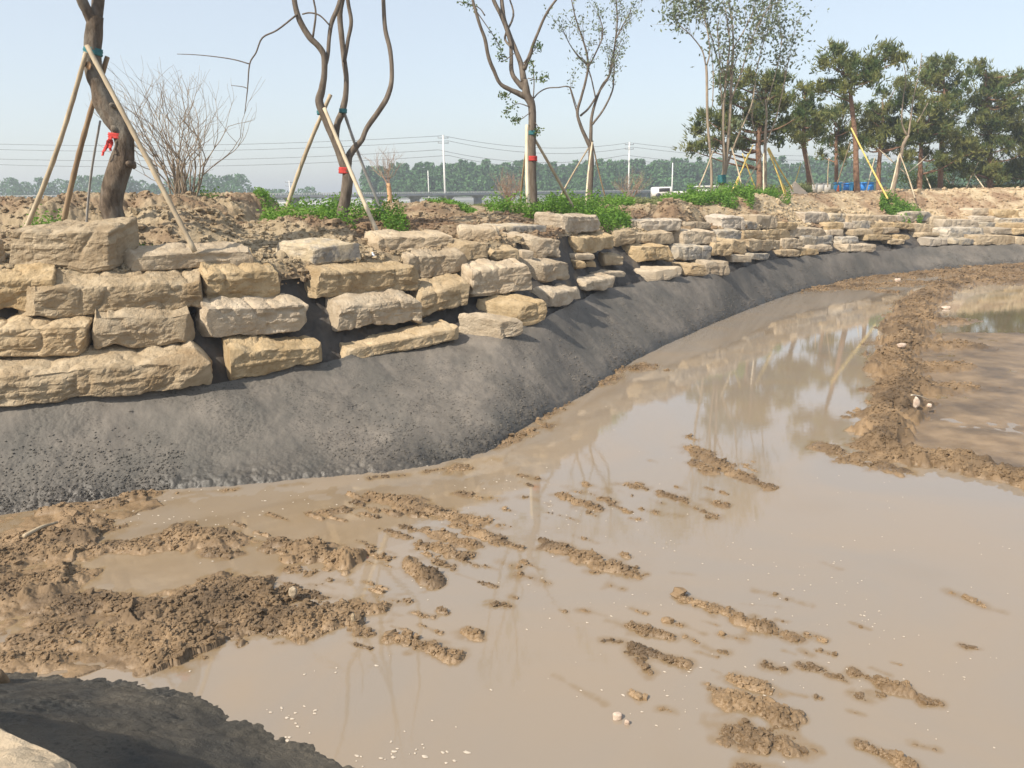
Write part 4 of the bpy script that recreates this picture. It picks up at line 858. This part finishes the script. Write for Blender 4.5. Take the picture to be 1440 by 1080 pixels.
weeds('sparse low weeds between the small leafless tree and the dark forked tree', [(600,668,303,25,2.0,.2)], M['weed'], 94)
weeds('weed sprig behind the big top block, left of the ribboned tree', [(42,92,322,14.6,.7,.42)], M['weed'], 95)
weeds('weed sprigs on the dirt right of the ribboned tree', [(175,245,352,13.9,.8,.28)], M['weed'], 96)
weeds('weeds on top of the dirt mounds behind the bare vase shaped tree', [(270,308,290,20.5,1,.35),(362,432,291,23,2,.22)], M['weed'], 97)
weeds('dull grass along the far edge of the dirt ground', [(560,700,290,42,5,.10),(800,960,288,46,6,.25),(1000,1140,284,46,8,.4),(1300,1460,268,59,3,.25),(900,1000,300,36,3,.2)], M['weed_dull'], 98, .35, 'grass')
# ------------------------------------------------------------------ support poles
def pole(u0, v0, Y0, u1, v1, Y1, w0, m, label, ground=True, name='support_pole', group='poles propping the planted trees'):
    a = aty(u0, v0, Y0); b = aty(u1, v1, Y1)
    if ground: a[2] = min(a[2], gz(a[0], a[1])+.0) if a[2] > gz(a[0], a[1]) and a[2]-gz(a[0], a[1]) < .35 else a[2]; 
    d = (b-a); 
    L = np.linalg.norm(d); n = max(10, int(L/.12)); t = np.linspace(-.03, 1, n)[:, None]
    sag = np.cross(d/L, [0, 1, 0])*math.sin(u0)*.02*L
    P = a+d*t+sag*np.sin(t*math.pi); r0 = w0*Y0/F/2*(.84 if Y0 < 25 else .68)
    R = r0*np.linspace(1.0, .82, n); nodes = (np.arange(n) % 3 == 1); R = R*np.where(nodes, 1.10, 1)
    mb = MB(); tube(mb, P, R, 8, .03, int(u0)); o = mb.build(name, m, origin=a); tag(o, label, 'pole', group); return o
B = M['bamboo']; BW = M['bamboo_white']; PY = M['pole_yellow']; PG = M['pole_grey']; PB = M['pole_brown']
pole(30,320,14.2,121,74,13.45,8,B,'long pale bamboo pole leaning from the left onto the ribboned tree')
pole(84,318,14.5,151,80,13.9,9,PB,'dark brown pole leaning behind the ribboned tree, its cut end showing above')
pole(270,346,13.3,122,64,13.4,9,B,'thick weathered pole leaning from the right across the ribboned tree')
pole(121,325,15.0,141,170,14.2,4,PG,'thin grey pipe standing close beside the ribboned tree on its left')
pole(403,292,18.6,465,133,18.2,7,B,'bamboo pole leaning from the left onto the three stemmed tree')
pole(537,328,17.0,456,152,17.75,7,BW,'bright pale pole crossing in front of the three stemmed tree')
pole(542,296,19.2,482,152,18.45,5.5,PG,'dull grey pole leaning from the right behind the three stemmed tree')
pole(744,312,22.2,741,176,23.1,6.5,BW,'bright pale pole standing almost upright before the dark forked tree')
pole(804,288,24.5,751,194,23.8,5,B,'bamboo pole leaning from the right onto the dark forked tree')
pole(731,288,24.8,742,198,23.8,3.5,PB,'thin dark pole behind the left side of the dark forked tree')
pole(786,280,33.8,834,198,33.2,3.2,B,'thin pole leaning from the left onto the slender forked tree')
pole(824,290,32.0,833,200,32.8,4,BW,'pale pole upright against the slender forked tree')
pole(855,284,34.2,833,200,33.3,3,PB,'thin dark pole leaning from the right onto the slender forked tree')
pole(966,297,34,1003,212,37.0,3.4,B,'long pale pole leaning right onto the thin single stemmed tree')
pole(1048,290,36,1029,208,37.8,3.2,B,'pale pole leaning left onto the tall birch clump')
pole(1039,277,39,1075,214,39.6,3,B,'pale pole leaning right onto the slender leafy tree')
pole(1075,289,38,1074,216,39.4,3,BW,'white upright pole before the slender leafy tree')
pole(1108,268,41,1080,208,40.4,3.4,PY,'yellow pole leaning onto the slender leafy tree, nearest the sand pile')
pole(1113,264,42,1081,208,40.6,3,PY,'second yellow pole beside the one nearest the sand pile')
pole(1104,272,40,1079,210,40.2,2.6,PY,'lowest of the three yellow poles fanning out left of the sand pile')
pole(1024,272,40,1059,204,41,3,PY,'yellow pole leaning right behind the tall birch clump')
pole(1033,270,42,1052,216,42,2.6,PY,'short yellow pole crossing behind the tall birch clump')
pole(1062,264,43,1044,216,42.5,2.6,PY,'yellow pole leaning left, crossing the other behind the birch clump')
pole(1247,277,44,1197,180,45.8,3.6,PY,'long bright yellow pole leaning onto the tall flat topped pine')
pole(1178,256,48,1196,200,46.4,2.4,B,'thin pole leaning onto the tall flat topped pine from the left')
pole(1145,262,50,1135,215,51.5,2.6,BW,'pale pole leaning on the narrow spiky pine')
pole(1116,262,50,1126,230,51.5,2.2,PY,'short yellow pole left of the narrow spiky pine')
pole(1250,277,46,1264,218,46.8,3.2,BW,'pale pole upright in front of the leaning forked tree')
pole(1286,277,45,1265,216,46.6,2.8,B,'pole leaning left onto the leaning forked tree')
pole(1280,240,50,1313,208,55.4,2.4,BW,'pale pole slanting up right between the leaning tree and the red trunked pine')
pole(1310,266,54,1298,238,55,2.2,BW,'short white pole at the foot of the red trunked pine')
pole(1298,240,55,1316,218,55.6,2.2,BW,'short white pole crossing toward the red trunked pine')
pole(1276,246,47,1236,210,54,2.4,B,'thin pole slanting left behind the leaning forked tree')
pole(1219,262,50,1230,222,54.4,2.4,BW,'white pole leaning on the rounded pine right of the blue bins')
pole(1385,264,55,1361,232,56.5,2.2,BW,'thin pole slanting before the large dense pine')
pole(1358,265,55,1376,228,56.5,2.2,B,'pole crossing another before the large dense pine')
pole(1164,262,50,1166,222,50,2.2,B,'upright thin post left of the tall flat topped pine')
# wraps and ribbons
def wrap(u, v, Y, w, h, m, label, name, drop=0, cat='ribbon', sl=0):
    a = aty(u, v+h/2, Y); b = aty(u+sl, v-h/2, Y); mb = MB(); n = 6; t = np.linspace(0, 1, n)[:, None]; r = w*Y/F/2
    tube(mb, a+(b-a)*t, [r*.99, r*1.06, r*.98, r*1.07, r*1.0, r*1.03], 18, .06, 3)
    if drop:
        p = aty(u-w/2+1, v, Y-.22)
        for s_, dx in ((.8, -.03), (.6, .02)):
            q = [p+np.array([dx*k*.6-.02*k, -.02*math.sin(k*2.), -drop*s_*Y/F*k/5]) for k in range(6)]
            for i in range(5):
                wv = np.array([.028, .02*math.sin(i), 0]); V = [q[i]-wv, q[i]+wv, q[i+1]+wv, q[i+1]-wv]; V = V+[np.array(x)+np.array([0, .006, 0]) for x in V]
                mb.add(V, [(0, 1, 2, 3), (4, 7, 6, 5), (0, 3, 7, 4), (1, 5, 6, 2)])
    o = mb.build(name, m, origin=a); tag(o, label, cat)
wrap(168,192,13.7,26,8,M['red_cloth'],'red ribbon with hanging ends tied round the thick leftmost trunk','ribbon',30)
wrap(131,73,13.7,22,10,M['teal_cloth'],'teal cloth wrap high on the thick leftmost trunk under the pole ends','cloth_wrap',0,'cloth wrap')
wrap(485,240,18,16,9,M['red_cloth'],'faded red cloth band on the lower trunk of the three stemmed tree','ribbon',0)
wrap(452.5,158,17.95,11.5,6,M['teal_cloth'],'teal wrap on the left stem of the three stemmed tree','cloth_wrap',0,'cloth wrap',-1)
wrap(482.5,156,18.2,10,6,M['teal_cloth'],'teal wrap on the middle stem of the three stemmed tree','cloth_wrap',0,'cloth wrap')
wrap(748,187,23.5,12.5,6,M['teal_cloth'],'teal wrap on the dark forked tree','cloth_wrap',0,'cloth wrap')
wrap(748,223,23.5,14,7,M['red_cloth'],'red band on the dark forked tree, below its teal wrap','ribbon')
wrap(1015,252,38,11,12,M['teal_cloth'],'dark teal wrap round the base of the tall birch clump','cloth_wrap',0,'cloth wrap')
# ------------------------------------------------------------------ far structures
D0 = np.array([-57., 91.]); dirb = np.array([1, 1.36]); dirb = dirb/np.linalg.norm(dirb); rzb = math.atan2(dirb[1], dirb[0])
br = empty('bridge', (-57, 91, 2.0), 'long low grey concrete bridge on piers crossing behind the dirt ground', 'bridge')
L0, L1 = -46, 200; top = 4.85
def bp(s, off=0): q = D0+dirb*s; return q+np.array([dirb[1], -dirb[0]])*off
mb = MB(); c = bp((L0+L1)/2); box(mb, (c[0], c[1], top-.19), (L1-L0, 3.4, .38), rzb); mb.build('deck', M['concrete'], br)
mb = MB(); c = bp((L0+L1)/2, 1.76); box(mb, (c[0], c[1], top-.30), (L1-L0, .16, .28), rzb); mb.build('edge_beam', M['concrete'], br)
s = L0+3
while s < L1:
    mb = MB(); c = bp(s); box(mb, (c[0], c[1], 2.9), (1.2, 1.2, 2.0), rzb); 
    box(mb, (c[0], c[1], 4.36), (2.3, 1.5, .2), rzb, 1.0)
    V0 = MB(); 
    mb.add(*[x for x in ((lambda w0, w1, z0, z1: (np.array([[*(c+dirb*a+np.array([dirb[1], -dirb[0]])*b), z] for z, ww in ((z0, w0), (z1, w1)) for a, b in ((-ww, -.65), (ww, -.65), (ww, .65), (-ww, .65))]), [(0, 1, 5, 4), (1, 2, 6, 5), (2, 3, 7, 6), (3, 0, 4, 7)]))(.61, 1.1, 3.85, 4.26))])
    mb.build('pier', M['concrete'], br); s += 9.2
# railing of close posts
mb = MB(); s = L0
while s < L1: c = bp(s, 1.6); box(mb, (c[0], c[1], top+.13), (.16, .14, .26), rzb); s += .52
c = bp((L0+L1)/2, 1.6); box(mb, (c[0], c[1], top+.29), (L1-L0, .16, .06), rzb)
o = mb.build('railing', M['concrete_light'], br)
# pale wall beyond the bridge
wa = np.array([-190., 127.]); wb = np.array([38., 230.]); wc = (wa+wb)/2; wl = np.linalg.norm(wb-wa); wz = math.atan2(103, 228)
mb = MB(); box(mb, (wc[0], wc[1], 3.05), (wl, .4, 2.2), wz); box(mb, (wc[0], wc[1], 4.2), (wl, .6, .12), wz); o = mb.build('wall', M['white_paint']); tag(o, 'low pale wall seen between the piers of the bridge', 'wall')
# utility poles and wires
def upole(ub, vb, vt, Y, label, w=.28, arm=True):
    a = aty(ub, vb, Y); b = aty(ub-1.5, vt, Y); b[0] = a[0]; a[2] = 2.0; r = empty('utility_pole', a, label, 'utility pole', 'utility poles beyond the bridge')
    mb = MB(); tube(mb, [a, (a+b)/2, b], [w*.62, w*.5, w*.38], 8); mb.build('pole', M['concrete_light'], r)
    if arm:
        mb = MB()
        for dz in (.5, 1.4): box(mb, b-np.array([0, 0, dz]), (2.0, .12, .12), .3)
        for dz in (.5, 1.4):
            for x in (-.9, .9): tube(mb, [b+[x, .28*x, -dz], b+[x, .28*x, -dz+.3]], [.07, .04], 6)
        mb.build('crossarm', M['concrete'], r)
    return b
t1 = upole(626, 272, 190, 150, 'tall pale utility pole rising left of the dark forked tree', .36)
t2 = upole(884, 268, 200, 170, 'pale utility pole rising just right of the slender forked tree', .36)
upole(603, 270, 240, 160, 'short utility pole left of the tall one', .22, False)
upole(945, 266, 229, 150, 'short pale pole behind the white truck', .24, False)
upole(408, 272, 254, 210, 'small distant utility pole at the far left of the three stemmed tree', .3)
t0 = aty(-420, 178, 165); t3 = aty(1330, 212, 220)
def span(a, b, dz, sagm, label, n=26):
    t = np.linspace(0, 1, n)[:, None]; P = a*(1-t)+b*t; P[:, 2] -= sagm*4*(t*(1-t))[:, 0]; P[:, 2] -= dz
    mb = MB(); tube(mb, P, .035, 4); o = mb.build('overhead_wire', M['wire'], origin=P[0]); tag(o, label, 'wire', 'overhead wires')
for (a, b, sg, side) in ((t0, t1, 2.6, 'left of the tall utility pole'), (t1, t2, 1.6, 'between the two tall utility poles'), (t2, t3, 2.0, 'right of the second tall utility pole')):
    for k, (dz, x, nm) in enumerate(((.1, 0, 'topmost'), (1.0, .9, 'second'), (2.6, -.9, 'third'), (3.6, .9, 'lowest'))):
        span(a+np.array([x, .3*x, 0]), b+np.array([x, .3*x, 0]), dz, sg+.15*k, f'{nm} overhead wire {side}')
# treeline
def treeline(label, spans, seed, m):
    rs = np.random.RandomState(seed); mb = MB()
    for (u0, u1, vt0, vt1, Y, step, cw) in spans:
        u = u0
        while u < u1:
            f = (u-u0)/(u1-u0); vt = vt0*(1-f)+vt1*f+rs.uniform(-4, 8); y = Y+rs.uniform(-6, 14); x, _, zt = aty(u, vt, y); zb = 2.0; hgt = zt-zb
            n = int(hgt*40); q = rs.uniform(0, 1, n); wd = cw*(.35+.65*np.sin(np.clip(q*.9+.12, 0, 1)*math.pi)**.7)*rs.uniform(.8, 1.2)
            th = rs.uniform(0, 6.28, n); rr_ = np.sqrt(rs.uniform(0, 1, n))*wd
            C = np.stack([x+np.cos(th)*rr_, y+np.sin(th)*rr_, zb+q*hgt*.985], 1)
            leaves(mb, C, rs.uniform(.6, 1.4, n), .55)
            tube(mb, [(x, y, zb), (x, y, zb+hgt*.8)], [.25, .08], 4); u += step*rs.uniform(.6, 1.4)
    o = mb.build('treeline', m); tag(o, label, 'treeline', None, 'stuff')
treeline('dense hazy row of tall green trees behind the bridge', [(512,700,232,226,230,5,1.9),(700,1100,227,224,235,5,1.9),(1100,1500,222,228,240,7,2.2),(515,1500,238,236,246,6,2.2),(520,1400,248,246,226,7,2.4)], 120, M['treeline'])
treeline('hazy grey green trees on the horizon at the left', [(-120,110,252,252,270,9,3.6),(110,200,250,248,262,9,3.6),(200,240,258,262,270,9,3.2),(240,340,246,246,255,8,3.8),(340,450,266,264,270,12,3.0),(-300,-120,252,252,280,14,4)], 121, M['treeline'])
# ------------------------------------------------------------------ white truck, panels, bins, piles
Yt = 95.; ct = aty(931, 279, Yt); zt = gz(ct[0], ct[1]); s_ = Yt/F
tr = empty('truck', (ct[0], ct[1], ct[2]), 'small white truck parked beyond the dirt right of the second leafless shrub', 'truck')
mb = MB(); rbox(mb, (ct[0]-.1, ct[1], ct[2]+.75), (2.3, 1.7, 1.15), .12); mb.build('cab', M['white_paint'], tr)
mb = MB(); rbox(mb, (ct[0]+.1, ct[1]-.84, ct[2]+.98), (1.3, .06, .42), .02); mb.build('window', M['dark'], tr)
mb = MB(); box(mb, (ct[0]+3.6, ct[1], ct[2]+.62), (5.0, 1.7, .34)); mb.build('flatbed', M['grey_panel'], tr)
for x in (-.6, 2.4, 5.2):
    mb = MB(); tube(mb, [(ct[0]+x, ct[1]-.95, ct[2]+.3), (ct[0]+x, ct[1]-.7, ct[2]+.3)], [.33, .33], 14); mb.build('wheel', M['dark'], tr)
def prop(name, label, cat, items, group=None):
    o0 = items[0]; r = empty(name, o0, label, cat, group); return r
c = aty(1000, 266, 100); r = empty('site_cabin', (c[0], c[1], c[2]), 'small pale site cabin roof right of the white truck', 'cabin')
mb = MB(); box(mb, (c[0], c[1], c[2]-.2), (3.4, 2.2, 1.0)); mb.build('wall', M['grey_panel'], r); mb = MB(); rbox(mb, (c[0], c[1], c[2]+.36), (3.8, 2.6, .12), .04); mb.build('roof', M['white_paint'], r)
for k, (u, w_) in enumerate([(1143,8),(1152,9),(1162,10)]):
    Yp_ = 62; c = aty(u, 273, Yp_); ww = w_*Yp_/F
    r = empty('fence_panel', c, ['leftmost pale grey site panel beside the sand pile', 'middle pale grey site panel beside the sand pile', 'rightmost pale grey site panel, nearest the blue bins'][k], 'panel', 'grey site panels')
    mb = MB(); rbox(mb, (c[0], c[1], c[2]+.42), (ww, .05, .74), .02); mb.build('sheet', M['grey_panel'], r)
    mb = MB()
    for x in (-1, 1): box(mb, (c[0]+x*(ww/2-.02), c[1]-.05, c[2]+.42), (.04, .04, .86))
    box(mb, (c[0], c[1]-.05, c[2]+.80), (ww-.06, .03, .05))
    mb.build('frame', M['concrete'], r)
def bin_(u, v, Y, w_, h, m, label):
    c = aty(u, v, Y); r = empty('plastic_bin', c, label, 'bin', 'blue bins on the dirt rise'); ww = w_*Y/F; hh = h*Y/F
    mb = MB(); rbox(mb, (c[0], c[1], c[2]+hh*.42), (ww*.9, ww*.7, hh*.86), .06); mb.build('body', M[m], r)
    mb = MB(); rbox(mb, (c[0], c[1], c[2]+hh*.92), (ww, ww*.8, hh*.14), .04); mb.build('lid', M[m], r); return c
bin_(1177,273,56,10,16,'cyan_plastic','light blue bin, leftmost of the blue bins')
bin_(1190,272,57,9,14,'blue_plastic','blue bin, second from left, with a cream box behind it')
c = bin_(1199,273,56,10,16,'cyan_plastic','light blue bin left of the tall pine trunk, with a black mark')
mb = MB(); box(mb, (c[0], c[1]-.21, c[2]+.40), (.2, .03, .42), 0, .6); o = mb.build('black_mark', M['dark'], [q for q in scn.objects if q.get('label', '').endswith('black mark')][0])
bin_(1213,271,57,9,14,'blue_plastic','blue bin just right of the tall pine trunk')
bin_(1223,272,57,9,15,'blue_plastic','rightmost of the blue bins, nearest the pines')
c = aty(1183, 259, 59); mb = MB(); rbox(mb, c, (.45, .3, .35), .04); tag(mb.build('box', M['white_paint'], origin=c), 'small cream box on top behind the leftmost blue bins', 'box')
c = aty(1178, 272, 54); mb = MB(); tube(mb, [c+[0, 0, -.1], c+[0, 0, .2], c+[0, 0, .55]], [.14, .10, .03], 8); tag(mb.build('traffic_cone', M['orange'], origin=c), 'small orange cone in front of the leftmost blue bin', 'cone')
def pile(u, v, Y, w_, h, m, label, name, seed):
    c = aty(u, v, Y); R = w_*Y/F/2; hh = h*Y/F; n = 70; th = np.linspace(0, 2*math.pi, n, endpoint=False); V = []
    for i in range(26):
        q = i/25; 
        for a in th:
            rr_ = R*q*(1+.04*math.sin(a*3+seed)); V.append((c[0]+math.cos(a)*rr_, c[1]+math.sin(a)*rr_, c[2]-.1+(hh+.1)*(1-q)**1.05))
    V = np.array(V); V[:, 2] += (fbm(V[:, 0]*3, V[:, 1]*3, seed, 3)-.5)*.07*hh+(dome(V[:, 0]*9, V[:, 1]*9, seed)-.6)*.05
    Q = [(i*n+j, (i+1)*n+j, (i+1)*n+(j+1) % n, i*n+(j+1) % n) for i in range(25) for j in range(n)]
    o = mk(name, V, Q, np.zeros((0, 3), int), m, None, True, c); tag(o, label, cat='pile')
pile(1117, 274, 43, 42, 18, M['sand'], 'pale cone of sand right of the yellow poles', 'sand_pile', 3)
pile(970, 303, 32.5, 78, 14, M['gravel'], 'pinkish heap of fine gravel above the white faced block', 'gravel_pile', 5)
# ------------------------------------------------------------------ small things
p = aty(525, 369, hit(525, 373)[1]+.12); r = empty('bottle', p, 'small clear plastic bottle standing on the wall block', 'bottle'); s = p[1]/F
mb = MB(); tube(mb, [p, p+[0, 0, 2*s], p+[0, 0, 9*s], p+[0, 0, 11.5*s], p+[0, 0, 12.5*s]], [3.4*s, 3.6*s, 3.5*s, 2.0*s, 1.4*s], 12); mb.build('body', M['plastic_bottle'], r)
mb = MB(); tube(mb, [p+[0, 0, 12.4*s], p+[0, 0, 14.2*s]], [1.6*s, 1.6*s], 10); mb.build('cap', M['white_paint'], r)
mb = MB(); tube(mb, [p+[0, 0, 4.5*s], p+[0, 0, 8*s]], [3.75*s, 3.75*s], 12); mb.build('band', M['label_blue'], r)
def bedhit(u, v):
    p = unp(u, v, 0); z = float(bed(np.array([p[0]]), np.array([p[1]]))[0]); return unp(u, v, max(z, 0)) if z > 0 else p
def pebble(u, v, w_, h, m, label, name='stone', dz=0, seed=1, cat='stone'):
    p = bedhit(u, v); s = p[1]/F; P, Q = cubegrid(8, 8, 8); q = P/np.linalg.norm(P, axis=1)[:, None]; q = q*(.72+.5*vn3(q+seed, (1.6, 1.6, 1.6), seed))[:, None]
    q = np.sign(q)*np.abs(q)**.85
    V = p+np.array([0, 0, h*s*.35+dz])+q*np.array([w_*s/2, w_*s*.4, h*s*.62]); o = mk(name, V, Q, np.zeros((0, 3), int), m, None, True, p); tag(o, label, cat); return p
pebble(413,843,13,15,M['sandstone_pale'],'small upright pale stone in the mud at left, casting a shadow',seed=3,dz=.05)
pebble(1288,571,9,14,M['gravel'],'pale broken stone chunk lying on the mud ridge',seed=4,dz=.0)
pebble(1268,487,12,5,M['gravel'],'flat pale stone on the mud ridge, above the chunk',seed=5)
pebble(1330,434,12,4,M['gravel'],'flat pale stone near the top of the mud ridge',seed=6)
pebble(1262,396,9,5,M['gravel'],'pale stone on the far mud band beyond the water',seed=7)
pebble(868,1010,16,10,M['gravel'],'knobbly grey stone in the water at bottom centre',seed=8)
pebble(882,1018,9,8,M['gravel'],'smaller pebble touching the knobbly grey stone',seed=9)
pebble(497,876,7,12,M['sandstone'],'small orange stone at the right tip of the big mud mass',seed=10,dz=.03)
pebble(1306,578,7,5,M['gravel'],'tiny stone right of the broken chunk',seed=11,dz=.08)
pebble(2,985,34,60,M['mud'],'dark brown mud lump at the left photo edge above the near slope',name='mud_lump',seed=12,cat='mud lump')
# pale strip of board in mud, top-left
def stick(u0, v0, u1, v1, w_, label, z=.06, m=None):
    a = bedhit(u0, v0); b = bedhit(u1, v1); a = a+[0, 0, z]; b = b+[0, 0, z]; s = a[1]/F; mid = (a+b)/2+[0, .02, .02]
    mb = MB(); tube(mb, catmull([a, mid, b], 4), [w_*s/2*k for k in np.linspace(1, .6, 9)], 6, .15, int(u0)); tag(mb.build('stick', m or M['dead_wood'], origin=a), label, 'stick')
stick(35,762,82,742,7,'muddy weathered piece of wood lying at the foot of the slope at left',.07,M['bamboo'])
stick(1281,560,1305,566,2.2,'thin dry twig lying beside the broken chunk on the ridge',.06)
# foam flecks on the water
rs = np.random.RandomState(77); mb = MB()
def fleck(u, v, r):
    p = unp(u, v, .004); n = 9
    if vn2(np.array([p[0]*1.3+p[1]*.5]), np.array([p[1]*3.5-p[0]*1.2]), 99)[0] < .44: return
    if float(bed(np.array([p[0]]), np.array([p[1]]))[0]) > -.002: return
    k = rs.uniform(.6, 1.3, n); st = rs.uniform(.8, 2.2); an = rs.uniform(-.9, .1); th = np.arange(n)*2*math.pi/n
    x = np.cos(th)*r*k*st; y = np.sin(th)*r*k
    V = np.stack([p[0]+x*math.cos(an)-y*math.sin(an), p[1]+x*math.sin(an)+y*math.cos(an), np.full(n, .0035)], 1)
    mb.add(np.vstack([V, [p[0], p[1], .010]]), None, [(i, (i+1) % n, n) for i in range(n)])
for (uc, vc, su, sv, n, r) in [(400,950,70,40,110,.017),(470,1010,55,40,80,.017),(330,790,60,25,26,.018),(200,712,60,12,40,.02),(450,712,90,12,35,.016),(260,740,60,15,30,.016),(700,690,120,25,60,.014),(860,760,120,60,60,.012),(640,900,90,50,35,.013),(930,900,120,60,70,.012),(1180,960,150,70,130,.010),(1300,820,110,110,90,.009),(1150,760,160,80,60,.010),(570,1050,40,20,25,.022),(800,640,120,30,40,.012),(1060,830,100,50,40,.011),(690,640,40,30,30,.018)]:
    for k in range(n): fleck(rs.normal(uc, su), rs.normal(vc, sv), r*.62*rs.uniform(.3, 1.25))
tag(mb.build('foam_flecks', M['foam']), 'pale foam flecks floating on the muddy water', 'foam', None, 'stuff')
# loose clods on the plateau, the mortar ledges and the mud
def clods(label, x, y, z, r, m, seed, name='clods', n_=3):
    rs = np.random.RandomState(seed); P0, Q0 = cubegrid(n_, n_, n_); P0 = P0/np.linalg.norm(P0, axis=1)[:, None]**.75
    N_ = len(x); k = len(P0); a = rs.uniform(0, 6.28, N_)[:, None]
    V = P0[None]*(1+rs.normal(size=(N_, k, 1))*.22)*(np.array([1.2, 1, .75])*(1+rs.normal(size=(N_, 1, 3))*.2))*np.asarray(r)[:, None, None]
    V = np.stack([V[..., 0]*np.cos(a)-V[..., 1]*np.sin(a)+x[:, None], V[..., 0]*np.sin(a)+V[..., 1]*np.cos(a)+y[:, None], V[..., 2]+(z+r*.25)[:, None]], -1)
    Q = (Q0[None]+(np.arange(N_)*k)[:, None, None]).reshape(-1, 4); mb = MB(); mb.add(V.reshape(-1, 3), Q)
    tag(mb.build(name, m, smooth=False), label, 'clods', None, 'stuff')
rs = np.random.RandomState(5)
a = rs.uniform(-.72, .72, 16000); y = ywt(a)+rs.exponential(3.0, 16000)-.3; x = a*y; r = rs.lognormal(-4.0, .5, 16000)*(1+y/40)
clods('loose dry earth clods strewn behind and between the top blocks', x, y, bank(x, y, True), r, M['dirt'], 6, 'earth_clods', 2)
a = rs.uniform(-.72, .70, 14000); f = rs.beta(.6, 2.4, 14000); y = ytoe(a)-.1+f*(yst(a)-ytoe(a)); x = a*y; k = vn2(x*1.1, y*1.1, 3) > .40; x, y = x[k], y[k]
clods('crumbs of mortar scattered over the grey slope', x, y, slope(x, y)-.003, rs.uniform(.003, .013, len(x))*(1+y/40), M['mortar'], 7, 'mortar_crumbs', 2)
SS = np.array(S_); wgt = (np.hypot(SS[:, 2]-SS[:, 0], SS[:, 3]-SS[:, 1])+SS[:, 4]*1.5)*SS[:, 4]/np.minimum(((SS[:, 1]+SS[:, 3])/2/8)**1.6, 9); wgt /= wgt.sum()
k = rs.choice(len(SS), 46000, p=wgt); q = SS[k]; t = rs.uniform(-.08, 1.08, len(k)); x = q[:, 0]+(q[:, 2]-q[:, 0])*t+rs.normal(size=len(k))*q[:, 4]*.55; y = q[:, 1]+(q[:, 3]-q[:, 1])*t+rs.normal(size=len(k))*q[:, 4]*.55
y = np.maximum(y, 3.7); z = bed(x, y); k = z > -.004; x, y, z = x[k], y[k], z[k]
clods('loose crumbs of brown mud on the mud ridges', x, y, z-.003, rs.lognormal(-4.95, .45, len(x))*(1+y/17), M['mud'], 8, 'mud_crumbs', 2)
# ------------------------------------------------------------------ haze
hm = bpy.data.materials.new('haze'); hm.use_nodes = True; N = hm.node_tree; N.nodes.remove(N.nodes['Principled BSDF'])
pv = N.nodes.new('ShaderNodeVolumePrincipled'); pv.inputs['Color'].default_value = (.86, .92, 1, 1); pv.inputs['Density'].default_value = .0014; pv.inputs['Anisotropy'].default_value = .3
N.links.new(pv.outputs[0], N.nodes['Material Output'].inputs['Volume'])
mb = MB(); box(mb, (0, 780, 11), (2600, 1660, 26)); hz = mb.build('haze', hm, smooth=False, origin=(0, 780, 11)); hz['kind'] = 'stuff'; hz['label'] = 'thin pale haze hanging over the far land'
